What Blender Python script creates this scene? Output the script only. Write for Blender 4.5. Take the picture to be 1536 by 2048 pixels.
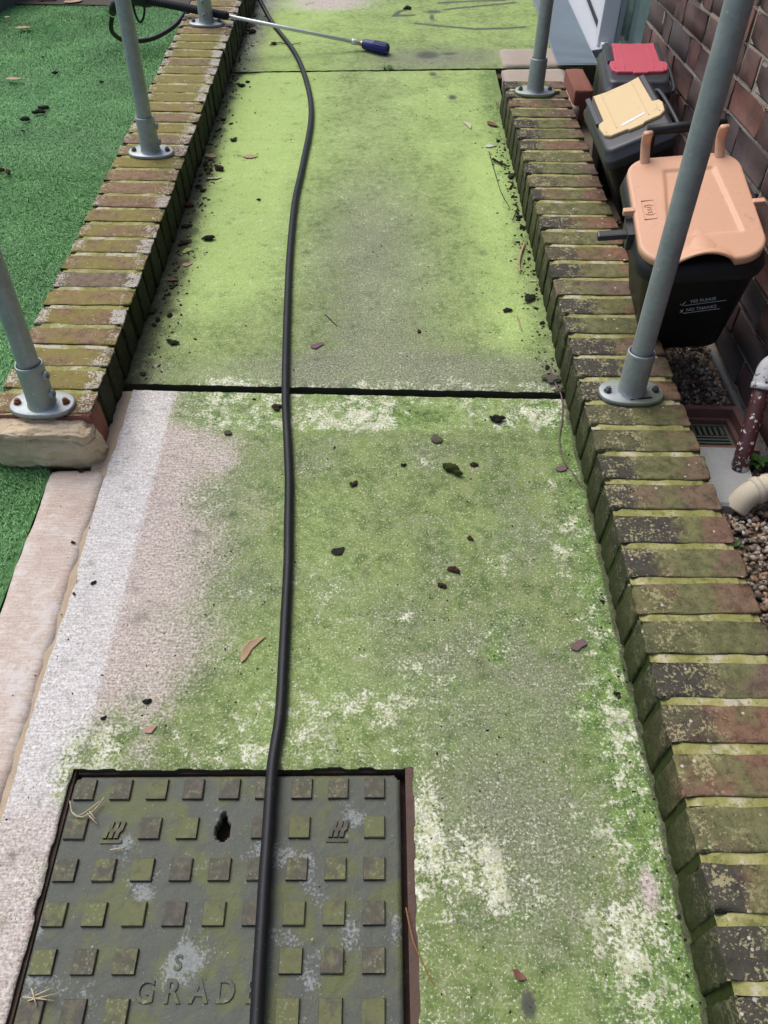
import bpy, bmesh, math, random
import numpy as np
from mathutils import Matrix, Vector

# ------------------------------------------------------------------ reset
for _o in list(bpy.data.objects):
    bpy.data.objects.remove(_o)
scene = bpy.context.scene
COL = scene.collection
random.seed(7)
RNG = np.random.default_rng(7)
ZC = 1.2                                   # camera height in the world

# ------------------------------------------------------------------ camera
cam = bpy.data.cameras.new("camera")
cam.sensor_fit = 'VERTICAL'
cam.sensor_height = 32.0
cam.lens = 1539.36 / 2048.0 * 32.0
cam.clip_start = 0.02
cam.clip_end = 400
camo = bpy.data.objects.new("camera", cam)
COL.objects.link(camo)
_r = Vector((0.999893, 0.010028, 0.010610))
_u = Vector((-0.014599, 0.686798, 0.726702))
_f = Vector((0.0, 0.726779, -0.686871))
camo.matrix_world = Matrix(((_r.x, _u.x, -_f.x, 0), (_r.y, _u.y, -_f.y, 0), (_r.z, _u.z, -_f.z, ZC), (0, 0, 0, 1)))
scene.camera = camo

# ------------------------------------------------------------------ sky, sun, exposure
SUN_EL, SUN_AZ = math.radians(62), math.radians(-50)     # azimuth from +Y towards +X
world = bpy.data.worlds.new("World")
scene.world = world
world.use_nodes = True
wn = world.node_tree.nodes
wl = world.node_tree.links
wn.clear()
sky = wn.new("ShaderNodeTexSky")
sky.sky_type = 'NISHITA'
sky.sun_disc = False
sky.sun_elevation = SUN_EL
sky.sun_rotation = SUN_AZ
sky.air_density = 1.0
sky.dust_density = 3.0
sky.ozone_density = 0.6
bg = wn.new("ShaderNodeBackground")
bg.inputs["Strength"].default_value = 0.118
wo = wn.new("ShaderNodeOutputWorld")
wl.new(sky.outputs[0], bg.inputs[0])
wl.new(bg.outputs[0], wo.inputs[0])
sun = bpy.data.lights.new("sun", 'SUN')
sun.energy = 1.6
sun.angle = math.radians(42)
sun.color = (1.0, 0.97, 0.93)
suno = bpy.data.objects.new("sun", sun)
COL.objects.link(suno)
_sd = Vector((math.sin(SUN_AZ) * math.cos(SUN_EL), math.cos(SUN_AZ) * math.cos(SUN_EL), math.sin(SUN_EL)))
suno.rotation_euler = _sd.to_track_quat('Z', 'Y').to_euler()
suno.location = (0, 0, 6)
scene.view_settings.view_transform = 'Standard'
scene.view_settings.look = 'None'
scene.view_settings.exposure = 0.50
scene.view_settings.gamma = 1.0
scene.view_settings.use_curve_mapping = False
scene.render.resolution_x = 768
scene.render.resolution_y = 1024

# ------------------------------------------------------------------ frames of the place
def frame(o, x, y, z):
    return Matrix(((x[0], y[0], z[0], o[0]), (x[1], y[1], z[1], o[1]), (x[2], y[2], z[2], o[2] + ZC), (0, 0, 0, 1)))

_po = (0.427649, 0.290146, -1.155715)
_d = (-0.013749, 0.993175, 0.115822)
RAMP = frame(_po, (0.999701, 0.011312, 0.021668), _d, (-0.02021, -0.116085, 0.993034))          # path surface: u across, v along, w up
RWALL = frame(_po, (0.999904, 0.013842, 0.0), _d, (0.001603, -0.115811, 0.99327))               # right wall, origin at its foot
_ld = Vector((-0.000608, 0.992285, 0.123977))
_ln = Vector((0.000076, -0.123977, 0.992285))
_lo = Vector((-0.615016, 1.363243, -0.951624)) - 0.105 * _ln
LWALL = frame(_lo, (1.0, 0.000613, 0.0), _ld, _ln)                                              # left wall, origin at its foot
HOUSE = frame((0.769517, -0.027264, -ZC), (0.999373, -0.035408, 0.0), (0.035408, 0.999373, 0.0), (0, 0, 1.0))   # x into the house, y along the wall

def RP(u, v, w=0.0):
    return RAMP @ Vector((u, v, w))

# ------------------------------------------------------------------ object helpers
def link(o, parent=None, mw=None):
    COL.objects.link(o)
    if parent is not None:
        o.parent = parent
        if mw is not None:
            o.matrix_basis = mw
    elif mw is not None:
        o.matrix_world = mw
    return o

def mesh_obj(name, me, mat=None, parent=None, mw=None, smooth=False):
    o = bpy.data.objects.new(name, me)
    if mat is not None and len(me.materials) == 0:
        me.materials.append(mat)
    if smooth:
        me.polygons.foreach_set("use_smooth", [True] * len(me.polygons))
    return link(o, parent, mw)

def empty(name, mw=None, label=None, cat=None, group=None):
    o = bpy.data.objects.new(name, None)
    o.empty_display_size = 0.05
    COL.objects.link(o)
    if mw is not None:
        o.matrix_world = mw
    if label:
        tag(o, label, cat, group)
    return o

def tag(o, label=None, cat=None, group=None, kind=None):
    if label: o["label"] = label
    if cat: o["category"] = cat
    if group: o["group"] = group
    if kind: o["kind"] = kind
    return o

def bm_obj(name, bm, mat, parent=None, mw=None, smooth=False):
    me = bpy.data.meshes.new(name)
    bm.normal_update()
    bm.to_mesh(me)
    bm.free()
    return mesh_obj(name, me, mat, parent, mw, smooth)

def pd_mesh(name, verts, faces):
    me = bpy.data.meshes.new(name)
    me.from_pydata([tuple(v) for v in verts], [], [tuple(f) for f in faces])
    me.update()
    return me

def add_box(bm, x0, x1, y0, y1, z0, z1):
    vs = [bm.verts.new((x, y, z)) for z in (z0, z1) for y in (y0, y1) for x in (x0, x1)]
    for f in ((0, 2, 3, 1), (4, 5, 7, 6), (0, 1, 5, 4), (2, 6, 7, 3), (0, 4, 6, 2), (1, 3, 7, 5)):
        bm.faces.new([vs[i] for i in f])
    return vs

def bevel_all(bm, w, seg=2):
    bmesh.ops.bevel(bm, geom=list(bm.edges), offset=w, segments=seg, affect='EDGES', profile=0.6)

def box_obj(name, x0, x1, y0, y1, z0, z1, mat, parent=None, mw=None, bev=0.0, smooth=False):
    bm = bmesh.new()
    add_box(bm, x0, x1, y0, y1, z0, z1)
    if bev:
        bevel_all(bm, bev)
    return bm_obj(name, bm, mat, parent, mw, smooth)

def catmull(pts, n=8):
    P = [Vector(p) for p in pts]
    if len(P) < 3:
        return P
    out = []
    for i in range(len(P) - 1):
        p0 = P[max(i - 1, 0)]; p1 = P[i]; p2 = P[i + 1]; p3 = P[min(i + 2, len(P) - 1)]
        for k in range(n):
            t = k / n
            out.append(0.5 * ((2 * p1) + (-p0 + p2) * t + (2 * p0 - 5 * p1 + 4 * p2 - p3) * t * t + (-p0 + 3 * p1 - 3 * p2 + p3) * t ** 3))
    out.append(P[-1])
    return out

def tube(bm, pts, r, seg=12, cap=True, rfun=None):
    """sweep a circle along pts; r may be a number or rfun(i, n)"""
    P = [Vector(p) for p in pts]
    T = [(P[min(i + 1, len(P) - 1)] - P[max(i - 1, 0)]).normalized() for i in range(len(P))]
    up = Vector((0, 0, 1)) if abs(T[0].z) < 0.9 else Vector((1, 0, 0))
    nx = T[0].cross(up).normalized()
    rings = []
    for i, p in enumerate(P):
        nx = (nx - T[i] * nx.dot(T[i])).normalized()
        ny = T[i].cross(nx)
        rr = rfun(i, len(P)) if rfun else r
        rings.append([bm.verts.new(p + (nx * math.cos(a) + ny * math.sin(a)) * rr) for a in [2 * math.pi * k / seg for k in range(seg)]])
    for a, b in zip(rings[:-1], rings[1:]):
        for k in range(seg):
            bm.faces.new((a[k], a[(k + 1) % seg], b[(k + 1) % seg], b[k]))
    if cap:
        bm.faces.new(rings[0][::-1])
        bm.faces.new(rings[-1])

def lathe(bm, prof, seg=24, M=None):
    """prof: list of (radius, z); closed at r = 0 ends"""
    rings = []
    for r, z in prof:
        if r < 1e-6:
            rings.append([bm.verts.new((0, 0, z))])
        else:
            rings.append([bm.verts.new((r * math.cos(2 * math.pi * k / seg), r * math.sin(2 * math.pi * k / seg), z)) for k in range(seg)])
    for a, b in zip(rings[:-1], rings[1:]):
        for k in range(seg):
            k2 = (k + 1) % seg
            if len(a) == 1 and len(b) == 1:
                continue
            if len(a) == 1:
                bm.faces.new((a[0], b[k2], b[k]))
            elif len(b) == 1:
                bm.faces.new((a[k], a[k2], b[0]))
            else:
                bm.faces.new((a[k], a[k2], b[k2], b[k]))
    if M is not None:
        bmesh.ops.transform(bm, matrix=M, verts=[v for R_ in rings for v in R_])

def loops_solid(bm, loops, cap0=True, cap1=True):
    R_ = [[bm.verts.new(p) for p in l] for l in loops]
    n = len(R_[0])
    for a, b in zip(R_[:-1], R_[1:]):
        for k in range(n):
            bm.faces.new((a[k], a[(k + 1) % n], b[(k + 1) % n], b[k]))
    if cap0: bm.faces.new(R_[0][::-1])
    if cap1: bm.faces.new(R_[-1])
    return R_

def rrect(x0, x1, y0, y1, r, n=5, z=0.0):
    out = []
    for cx, cy, a0 in ((x1 - r, y1 - r, 0), (x0 + r, y1 - r, 90), (x0 + r, y0 + r, 180), (x1 - r, y0 + r, 270)):
        for k in range(n + 1):
            a = math.radians(a0 + 90 * k / n)
            out.append((cx + r * math.cos(a), cy + r * math.sin(a), z))
    return out

# ------------------------------------------------------------------ numpy noise
def _hash(ix, iy, seed):
    h = (ix.astype(np.int64) * 374761393 + iy.astype(np.int64) * 668265263 + seed * 974634777) & 0x7fffffff
    h = ((h ^ (h >> 13)) * 1274126177) & 0x7fffffff
    return ((h ^ (h >> 16)) & 0xffff) / 65535.0

def vnoise(x, y, seed=0):
    xi = np.floor(x); yi = np.floor(y)
    fx = x - xi; fy = y - yi
    fx = fx * fx * (3 - 2 * fx); fy = fy * fy * (3 - 2 * fy)
    a = _hash(xi, yi, seed); b = _hash(xi + 1, yi, seed); c = _hash(xi, yi + 1, seed); d = _hash(xi + 1, yi + 1, seed)
    return (a * (1 - fx) + b * fx) * (1 - fy) + (c * (1 - fx) + d * fx) * fy

def fbm(x, y, sc, oct=4, seed=0):
    t = np.zeros_like(x); amp = 1.0; tot = 0.0
    for k in range(oct):
        t += amp * vnoise(x * sc + 13.7 * k, y * sc - 7.1 * k, seed + k)
        tot += amp; amp *= 0.55; sc *= 2.03
    return t / tot

def sstep(a, b, x):
    t = np.clip((x - a) / (b - a), 0, 1)
    return t * t * (3 - 2 * t)

def blob(U, V, u, v, ru, rv=None):
    rv = rv or ru
    return np.exp(-(((U - u) / ru) ** 2 + ((V - v) / rv) ** 2))

# ------------------------------------------------------------------ material helper
class NT:
    def __init__(s, name):
        s.m = bpy.data.materials.new(name)
        s.m.use_nodes = True
        s.t = s.m.node_tree
        s.t.nodes.clear()
        s.out = s.t.nodes.new("ShaderNodeOutputMaterial")
        s.b = s.t.nodes.new("ShaderNodeBsdfPrincipled")
        s.t.links.new(s.b.outputs[0], s.out.inputs[0])
        s.tc = s.t.nodes.new("ShaderNodeTexCoord")
    def n(s, ty, **kw):
        nd = s.t.nodes.new(ty)
        for k, v in kw.items():
            setattr(nd, k, v)
        return nd
    def set(s, sock, v):
        if v is None:
            return
        if hasattr(v, "is_output") or isinstance(v, bpy.types.NodeSocket):
            s.t.links.new(v, sock)
        else:
            if sock.type == 'RGBA' and isinstance(v, (tuple, list)) and len(v) == 3:
                v = (*v, 1.0)
            sock.default_value = v
    def obj(s): return s.tc.outputs["Object"]
    def nrm(s): return s.tc.outputs["Normal"]
    def rand(s):
        return s.n("ShaderNodeObjectInfo").outputs["Random"]
    def vmath(s, op, a, b=None):
        nd = s.n("ShaderNodeVectorMath", operation=op)
        s.set(nd.inputs[0], a)
        if b is not None: s.set(nd.inputs[1], b)
        return nd.outputs[0]
    def shifted(s, k=37.0):
        """object coordinates shifted by a per-object random amount"""
        m = s.math('MULTIPLY', s.rand(), k)
        cx = s.n("ShaderNodeCombineXYZ")
        s.set(cx.inputs[0], m); s.set(cx.inputs[1], m); s.set(cx.inputs[2], m)
        return s.vmath('ADD', s.obj(), cx.outputs[0])
    def sep(s, v):
        nd = s.n("ShaderNodeSeparateXYZ"); s.set(nd.inputs[0], v)
        return nd.outputs
    def noise(s, scale, detail=3.0, rough=0.55, vec=None, dist=0.0, col=False):
        nd = s.n("ShaderNodeTexNoise")
        s.set(nd.inputs["Vector"], vec if vec is not None else s.obj())
        nd.inputs["Scale"].default_value = scale
        nd.inputs["Detail"].default_value = detail
        nd.inputs["Roughness"].default_value = rough
        nd.inputs["Distortion"].default_value = dist
        return nd.outputs[1 if col else 0]
    def voro(s, scale, vec=None, feature='F1', rnd=1.0):
        nd = s.n("ShaderNodeTexVoronoi", feature=feature)
        s.set(nd.inputs["Vector"], vec if vec is not None else s.obj())
        nd.inputs["Scale"].default_value = scale
        nd.inputs["Randomness"].default_value = rnd
        return nd.outputs
    def math(s, op, a, b=None, c=None, clamp=False):
        nd = s.n("ShaderNodeMath", operation=op, use_clamp=clamp)
        s.set(nd.inputs[0], a)
        if b is not None: s.set(nd.inputs[1], b)
        if c is not None: s.set(nd.inputs[2], c)
        return nd.outputs[0]
    def step(s, x, lo, hi):
        nd = s.n("ShaderNodeMapRange", interpolation_type='SMOOTHSTEP')
        s.set(nd.inputs[0], x)
        nd.inputs[1].default_value = lo; nd.inputs[2].default_value = hi
        return nd.outputs[0]
    def mix(s, fac, a, b, blend='MIX'):
        nd = s.n("ShaderNodeMix", data_type='RGBA', blend_type=blend)
        s.set(nd.inputs[0], fac); s.set(nd.inputs[6], a); s.set(nd.inputs[7], b)
        return nd.outputs[2]
    def ramp(s, fac, stops, interp='LINEAR'):
        nd = s.n("ShaderNodeValToRGB")
        s.set(nd.inputs[0], fac)
        cr = nd.color_ramp
        cr.interpolation = interp
        while len(cr.elements) < len(stops): cr.elements.new(0.5)
        for e, (p, c) in zip(cr.elements, stops):
            e.position = p; e.color = (*c, 1.0)
        return nd.outputs[0]
    def attr(s, name):
        nd = s.n("ShaderNodeAttribute", attribute_name=name)
        return nd.outputs
    def bump(s, h, strength=0.5, dist=0.002, prev=None):
        nd = s.n("ShaderNodeBump")
        nd.inputs["Strength"].default_value = strength
        nd.inputs["Distance"].default_value = dist
        s.set(nd.inputs["Height"], h)
        if prev is not None: s.set(nd.inputs["Normal"], prev)
        return nd.outputs[0]
    def done(s, col=None, rough=0.8, metal=0.0, normal=None, spec=None):
        s.set(s.b.inputs["Base Color"], col)
        s.set(s.b.inputs["Roughness"], rough)
        s.set(s.b.inputs["Metallic"], metal)
        if normal is not None: s.set(s.b.inputs["Normal"], normal)
        if spec is not None: s.b.inputs["Specular IOR Level"].default_value = spec
        return s.m

def simple_mat(name, col, rough=0.6, var=0.15, scale=60.0, bump=0.1, metal=0.0, spec=None, bdist=0.001, rnd=0.0):
    t = NT(name)
    nz = t.noise(scale, 4.0, 0.6, t.shifted())
    a = tuple(c * (1 - var) for c in col); b = tuple(min(1, c * (1 + var)) for c in col)
    c = t.mix(nz, a, b)
    if rnd:
        c = t.mix(t.math('MULTIPLY', t.rand(), rnd), c, tuple(x * 0.4 for x in col))
    return t.done(c, rough, metal, t.bump(nz, bump, bdist), spec)

# ================================================================== MATERIALS
def m_path():
    t = NT("algae_concrete")
    A = t.attr("mask"); B = t.attr("mask2"); C = t.attr("mask3")
    s1 = t.n("ShaderNodeSeparateColor"); t.set(s1.inputs[0], A["Color"])
    s2 = t.n("ShaderNodeSeparateColor"); t.set(s2.inputs[0], B["Color"])
    s3 = t.n("ShaderNodeSeparateColor"); t.set(s3.inputs[0], C["Color"])
    wash, bright, grey = s1.outputs
    pale, pink, vivid = s2.outputs
    stain, dirt, grit = s3.outputs
    o = t.obj()
    nl = t.noise(14, 4, 0.6); nm = t.noise(55, 4, 0.62); nf = t.noise(190, 3, 0.65); nx = t.noise(520, 2, 0.6)
    def patch(mask, nz, k=1.0, sharp=0.22):
        x = t.math('ADD', mask, t.math('MULTIPLY', t.math('SUBTRACT', nz, 0.5), k))
        return t.step(x, 0.5 - sharp, 0.5 + sharp)
    base = t.mix(t.step(nl, 0.35, 0.65), (0.098, 0.155, 0.038), (0.205, 0.270, 0.086))
    base = t.mix(t.step(nm, 0.4, 0.75), base, (0.265, 0.300, 0.130))
    base = t.mix(patch(grey, nm, 1.2, 0.38), base, t.mix(t.step(nf, 0.3, 0.7), (0.112, 0.130, 0.074), (0.300, 0.312, 0.212)))
    base = t.mix(patch(bright, nm, 0.55, 0.5), base, t.mix(t.mix(0.4, nl, nm), (0.270, 0.390, 0.095), (0.475, 0.620, 0.215)))
    base = t.mix(patch(vivid, nl, 1.1, 0.3), base, t.mix(t.step(nm, 0.3, 0.7), (0.062, 0.120, 0.028), (0.205, 0.315, 0.078)))
    npl = t.math('ADD', t.math('MULTIPLY', t.noise(33, 5, 0.72), 0.62), t.math('MULTIPLY', nf, 0.38))
    base = t.mix(patch(pale, npl, 3.2, 0.17), base, t.mix(t.step(t.mix(0.5, nf, nm), 0.38, 0.62), (0.380, 0.410, 0.190), (0.720, 0.720, 0.600)))
    xyz = t.sep(o); cmb = t.n("ShaderNodeCombineXYZ")
    t.set(cmb.inputs[0], t.math('MULTIPLY', xyz[0], 30.0)); t.set(cmb.inputs[1], t.math('MULTIPLY', xyz[1], 330.0)); t.set(cmb.inputs[2], 0.0)
    broom = t.noise(1.0, 3, 0.6, cmb.outputs[0])
    grain = t.math('ADD', t.math('MULTIPLY', nf, 0.6), t.math('MULTIPLY', broom, 0.4))
    wcol = t.mix(patch(pink, nm, 0.8, 0.5), t.mix(t.step(grain, 0.35, 0.68), (0.450, 0.418, 0.400), (0.80, 0.770, 0.755)), t.mix(t.step(grain, 0.35, 0.68), (0.320, 0.250, 0.215), (0.68, 0.590, 0.540)))
    base = t.mix(patch(wash, t.mix(0.72, nm, nf), 1.5, 0.33), base, wcol)
    # grit: pale sand grains and dark pin holes in the surface
    nz1 = t.noise(270, 3, 0.7); nz2 = t.noise(140, 3, 0.65)
    val = t.math('ADD', 0.22, t.math('MULTIPLY', t.math('ADD', nz1, nz2), 0.76))
    vm = t.n("ShaderNodeCombineXYZ")
    for i_ in range(3): t.set(vm.inputs[i_], val)
    base = t.mix(t.math('MULTIPLY', t.math('ADD', grit, 0.25), 1.0, clamp=True), base, t.mix(1.0, base, vm.outputs[0], 'MULTIPLY'))
    g1 = t.math('MULTIPLY', t.step(nz1, 0.585, 0.66), t.math('MULTIPLY', grit, 0.95), clamp=True)
    base = t.mix(g1, base, (0.72, 0.73, 0.58))
    g0 = t.math('MULTIPLY', t.step(nz1, 0.42, 0.33), t.math('MULTIPLY', grit, 0.75), clamp=True)
    base = t.mix(g0, base, (0.095, 0.105, 0.060))
    sp = t.voro(75); spk = t.math('MULTIPLY', t.step(sp[0], 0.13, 0.08), t.step(t.sep(sp[1])[0], 0.55, 0.58))
    base = t.mix(t.math('MULTIPLY', spk, 0.8), base, (0.66, 0.68, 0.50))
    v = t.voro(120)
    g2 = t.math('MULTIPLY', t.step(v[0], 0.17, 0.09), t.step(t.noise(40, 2), 0.45, 0.60))
    base = t.mix(t.math('MULTIPLY', g2, 0.8), base, (0.055, 0.065, 0.03))
    base = t.mix(patch(dirt, t.mix(0.5, nm, nf), 1.3, 0.22), base, t.mix(nf, (0.030, 0.036, 0.016), (0.085, 0.085, 0.050)))
    grim = t.step(t.math('ADD', t.noise(17, 5, 0.7), t.math('MULTIPLY', t.math('SUBTRACT', nf, 0.5), 0.5)), 0.56, 0.74)
    base = t.mix(t.math('MULTIPLY', grim, 0.75), base, t.mix(0.75, base, (0.045, 0.052, 0.028)))
    base = t.mix(patch(stain, nf, 0.5, 0.25), base, t.mix(nm, (0.048, 0.052, 0.036), (0.118, 0.128, 0.098)))
    h = t.math('ADD', t.math('MULTIPLY', nf, 0.6), t.math('MULTIPLY', nx, 0.5))
    return t.done(base, 0.82, 0.0, t.bump(h, 0.55, 0.0016), 0.35)

def m_brick_wall(name, left):
    """mossy coping brick; x runs across the wall, z up"""
    t = NT(name)
    o = t.obj(); P = t.shifted(23.0); r = t.rand()
    xyz = t.sep(o); nz = t.sep(t.nrm())[2]
    n1 = t.noise(18, 4, 0.6, P); n2 = t.noise(60, 4, 0.65, P); n3 = t.noise(240, 3, 0.6, P)
    if left:
        base = t.ramp(r, [(0.0, (0.205, 0.115, 0.062)), (0.3, (0.165, 0.115, 0.072)), (0.55, (0.235, 0.140, 0.075)), (0.8, (0.150, 0.115, 0.085)), (1.0, (0.260, 0.155, 0.085))])
    else:
        base = t.ramp(r, [(0.0, (0.165, 0.076, 0.050)), (0.25, (0.120, 0.090, 0.062)), (0.5, (0.200, 0.092, 0.060)), (0.75, (0.110, 0.075, 0.062)), (1.0, (0.225, 0.085, 0.052))])
    base = t.mix(n2, base, t.mix(0.5, base, (0.30, 0.23, 0.15)))
    base = t.mix(t.math('MULTIPLY', t.step(n2, 0.55, 0.35), 0.6), base, t.mix(0.6, base, (0.03, 0.028, 0.022)))
    r2 = t.math('FRACT', t.math('MULTIPLY', r, 17.31)); r3 = t.math('FRACT', t.math('MULTIPLY', r, 41.7)); r4 = t.math('FRACT', t.math('MULTIPLY', r, 93.1))
    x = xyz[0]
    alg = t.mix(t.step(t.mix(0.6, n1, n2), 0.3, 0.7), (0.058, 0.072, 0.028), (0.190, 0.200, 0.085))
    if left:
        ga = t.step(t.math('ADD', n1, t.math('MULTIPLY', r2, 0.35)), 0.50, 0.80)
        base = t.mix(t.math('MULTIPLY', ga, 0.85), base, t.mix(n2, (0.17, 0.145, 0.035), (0.27, 0.235, 0.070)))
        # pale grey lichen at both ends of the brick
        e = t.math('MAXIMUM', t.step(x, 0.045, 0.085), t.math('MULTIPLY', t.step(x, -0.055, -0.09), 0.75))
        li = t.step(t.math('ADD', t.math('MULTIPLY', e, t.math('ADD', 0.25, t.math('MULTIPLY', r3, 0.35))), t.math('MULTIPLY', t.math('SUBTRACT', t.mix(0.55, n2, n3), 0.5), 2.2)), 0.40, 0.50)
        base = t.mix(t.math('MULTIPLY', li, 0.85), base, t.mix(n3, (0.36, 0.33, 0.29), (0.60, 0.57, 0.52)))
        sc = t.step(t.noise(130, 2, 0.5, P), 0.67, 0.72)
        base = t.mix(t.math('MULTIPLY', sc, 0.7), base, (0.52, 0.50, 0.40))
    else:
        ga = t.step(t.math('ADD', n1, t.math('SUBTRACT', t.math('MULTIPLY', r2, 0.40), t.math('MULTIPLY', t.step(x, 0.015, 0.09), 0.28))), 0.46, 0.74)
        base = t.mix(t.math('MULTIPLY', ga, 0.82), base, alg)
        # sooty dark end towards the path, dotted with ochre and pale lichen
        edge = t.math('ADD', x, t.math('ADD', t.math('MULTIPLY', t.math('SUBTRACT', n2, 0.5), 0.07), t.math('MULTIPLY', t.math('SUBTRACT', r3, 0.5), 0.09)))
        so = t.math('MULTIPLY', t.step(edge, -0.015, -0.040), t.step(r4, 0.12, 0.35))
        base = t.mix(t.math('MULTIPLY', so, 0.88), base, t.mix(n2, (0.030, 0.030, 0.030), (0.075, 0.065, 0.058)))
        dot = t.step(t.math('ADD', t.noise(185, 3, 0.7, P), t.math('MULTIPLY', t.math('SUBTRACT', t.noise(38, 2, 0.5, P), 0.5), 0.55)), 0.55, 0.62)
        base = t.mix(t.math('MULTIPLY', t.math('MULTIPLY', dot, t.step(edge, 0.02, -0.04)), 0.8), base, t.mix(n3, (0.25, 0.22, 0.080), (0.46, 0.43, 0.27)))
        w = t.voro(60, P); wd = t.math('MULTIPLY', t.step(w[0], 0.17, 0.12), t.step(t.sep(w[1])[0], 0.72, 0.74))
        base = t.mix(t.math('MULTIPLY', wd, 0.85), base, (0.55, 0.50, 0.47))
    # upright faces carry moss and run-off green, on the left wall painted shade too
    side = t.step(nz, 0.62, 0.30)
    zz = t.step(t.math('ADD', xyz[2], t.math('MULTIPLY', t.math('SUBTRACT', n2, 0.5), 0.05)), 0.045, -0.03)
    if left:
        mo = t.mix(n2, (0.004, 0.007, 0.0015), (0.021, 0.030, 0.007))  # dark moss, blackened further to put the face's shade into the colour
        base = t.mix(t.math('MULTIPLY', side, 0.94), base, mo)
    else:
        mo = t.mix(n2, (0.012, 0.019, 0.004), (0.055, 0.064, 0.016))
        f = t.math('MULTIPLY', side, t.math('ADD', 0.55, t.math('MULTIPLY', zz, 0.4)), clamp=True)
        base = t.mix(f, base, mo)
    base = t.mix(t.step(n3, 0.36, 0.28), base, (0.035, 0.032, 0.022))
    h = t.math('ADD', t.math('MULTIPLY', n2, 0.8), t.math('MULTIPLY', n3, 0.5))
    return t.done(base, 0.9, 0.0, t.bump(h, 0.7, 0.003), 0.25)

def m_mossy_mortar(name, left):
    t = NT(name)
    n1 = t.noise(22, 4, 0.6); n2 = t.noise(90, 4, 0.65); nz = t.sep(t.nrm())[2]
    c = t.mix(t.step(n1, 0.35, 0.7), (0.255, 0.250, 0.085), (0.430, 0.410, 0.195))
    c = t.mix(t.step(n1, 0.54, 0.64), c, t.mix(n2, (0.40, 0.36, 0.24), (0.60, 0.56, 0.45)))
    c = t.mix(t.math('MULTIPLY', t.step(t.noise(34, 4, 0.7), 0.54, 0.66), 0.7), c, t.mix(n2, (0.075, 0.085, 0.025), (0.19, 0.19, 0.07)))
    c = t.mix(t.math('MULTIPLY', t.step(n2, 0.56, 0.66), 0.7), c, (0.130, 0.150, 0.035))
    c = t.mix(t.step(n2, 0.36, 0.28), c, (0.06, 0.06, 0.025))
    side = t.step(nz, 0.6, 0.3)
    c = t.mix(side, c, t.mix(n2, (0.003, 0.006, 0.0015), (0.018, 0.026, 0.006)) if left else t.mix(n2, (0.014, 0.022, 0.005), (0.060, 0.078, 0.018)))  # moss on the sides; the left wall's colour also has shade painted in
    return t.done(c, 0.95, 0.0, t.bump(n2, 0.8, 0.003), 0.2)

def m_house_brick():
    t = NT("house_brick")
    P = t.shifted(31.0); r = t.rand()
    n1 = t.noise(14, 3, 0.6, P); n2 = t.noise(80, 4, 0.6, P); n3 = t.noise(300, 2, 0.6, P)
    b = t.ramp(r, [(0.0, (0.155, 0.062, 0.050)), (0.18, (0.095, 0.062, 0.060)), (0.36, (0.180, 0.072, 0.056)), (0.52, (0.072, 0.062, 0.068)), (0.68, (0.140, 0.062, 0.052)), (0.84, (0.110, 0.066, 0.060)), (1.0, (0.215, 0.082, 0.060))])
    b = t.mix(t.step(n1, 0.42, 0.62), b, t.mix(0.55, b, (0.045, 0.042, 0.050)))
    b = t.mix(t.math('MULTIPLY', n2, 0.35), b, (0.17, 0.12, 0.10))
    b = t.mix(t.step(n3, 0.34, 0.26), b, (0.02, 0.015, 0.015))
    return t.done(b, 0.75, 0.0, t.bump(t.math('ADD', n2, t.math('MULTIPLY', n3, 0.5)), 0.5, 0.002), 0.35)

def m_house_mortar():
    t = NT("house_mortar")
    n1 = t.noise(30, 4, 0.6); n2 = t.noise(140, 3, 0.6)
    c = t.mix(n1, (0.230, 0.185, 0.150), (0.470, 0.410, 0.350))
    c = t.mix(t.step(n2, 0.55, 0.68), c, (0.08, 0.06, 0.05))
    return t.done(c, 0.95, 0.0, t.bump(n2, 0.8, 0.003))

def m_galv(name, tone=1.0, rust=0.0, alg=0.0):
    t = NT(name)
    P = t.shifted(11.0)
    n1 = t.noise(22, 4, 0.65, P); n2 = t.noise(120, 3, 0.6, P); v = t.voro(110, P)
    c = t.mix(n1, (0.20 * tone, 0.222 * tone, 0.240 * tone), (0.36 * tone, 0.388 * tone, 0.410 * tone))
    c = t.mix(t.math('MULTIPLY', t.sep(v[1])[0], 0.25), c, (0.42 * tone, 0.45 * tone, 0.47 * tone))
    c = t.mix(t.math('MULTIPLY', t.step(n2, 0.66, 0.72), 0.5), c, (0.55, 0.58, 0.60))
    xyz = t.sep(P); cm = t.n('ShaderNodeCombineXYZ')
    t.set(cm.inputs[0], t.math('MULTIPLY', xyz[0], 160.0)); t.set(cm.inputs[1], t.math('MULTIPLY', xyz[1], 160.0)); t.set(cm.inputs[2], t.math('MULTIPLY', xyz[2], 9.0))
    stk = t.noise(1.0, 4, 0.65, cm.outputs[0])
    c = t.mix(t.math('MULTIPLY', t.step(stk, 0.54, 0.74), 0.3), c, (0.10 * tone, 0.115 * tone, 0.125 * tone))
    c = t.mix(t.math('MULTIPLY', t.step(t.noise(75, 3, 0.6, P), 0.68, 0.72), 0.6), c, (0.58, 0.60, 0.62))
    if alg:
        c = t.mix(t.math('MULTIPLY', t.step(n1, 0.42, 0.62), alg), c, (0.30, 0.37, 0.20))
    return t.done(c, t.math('ADD', 0.42, t.math('MULTIPLY', n1, 0.25)), 0.55, t.bump(n2, 0.15, 0.001))

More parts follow.
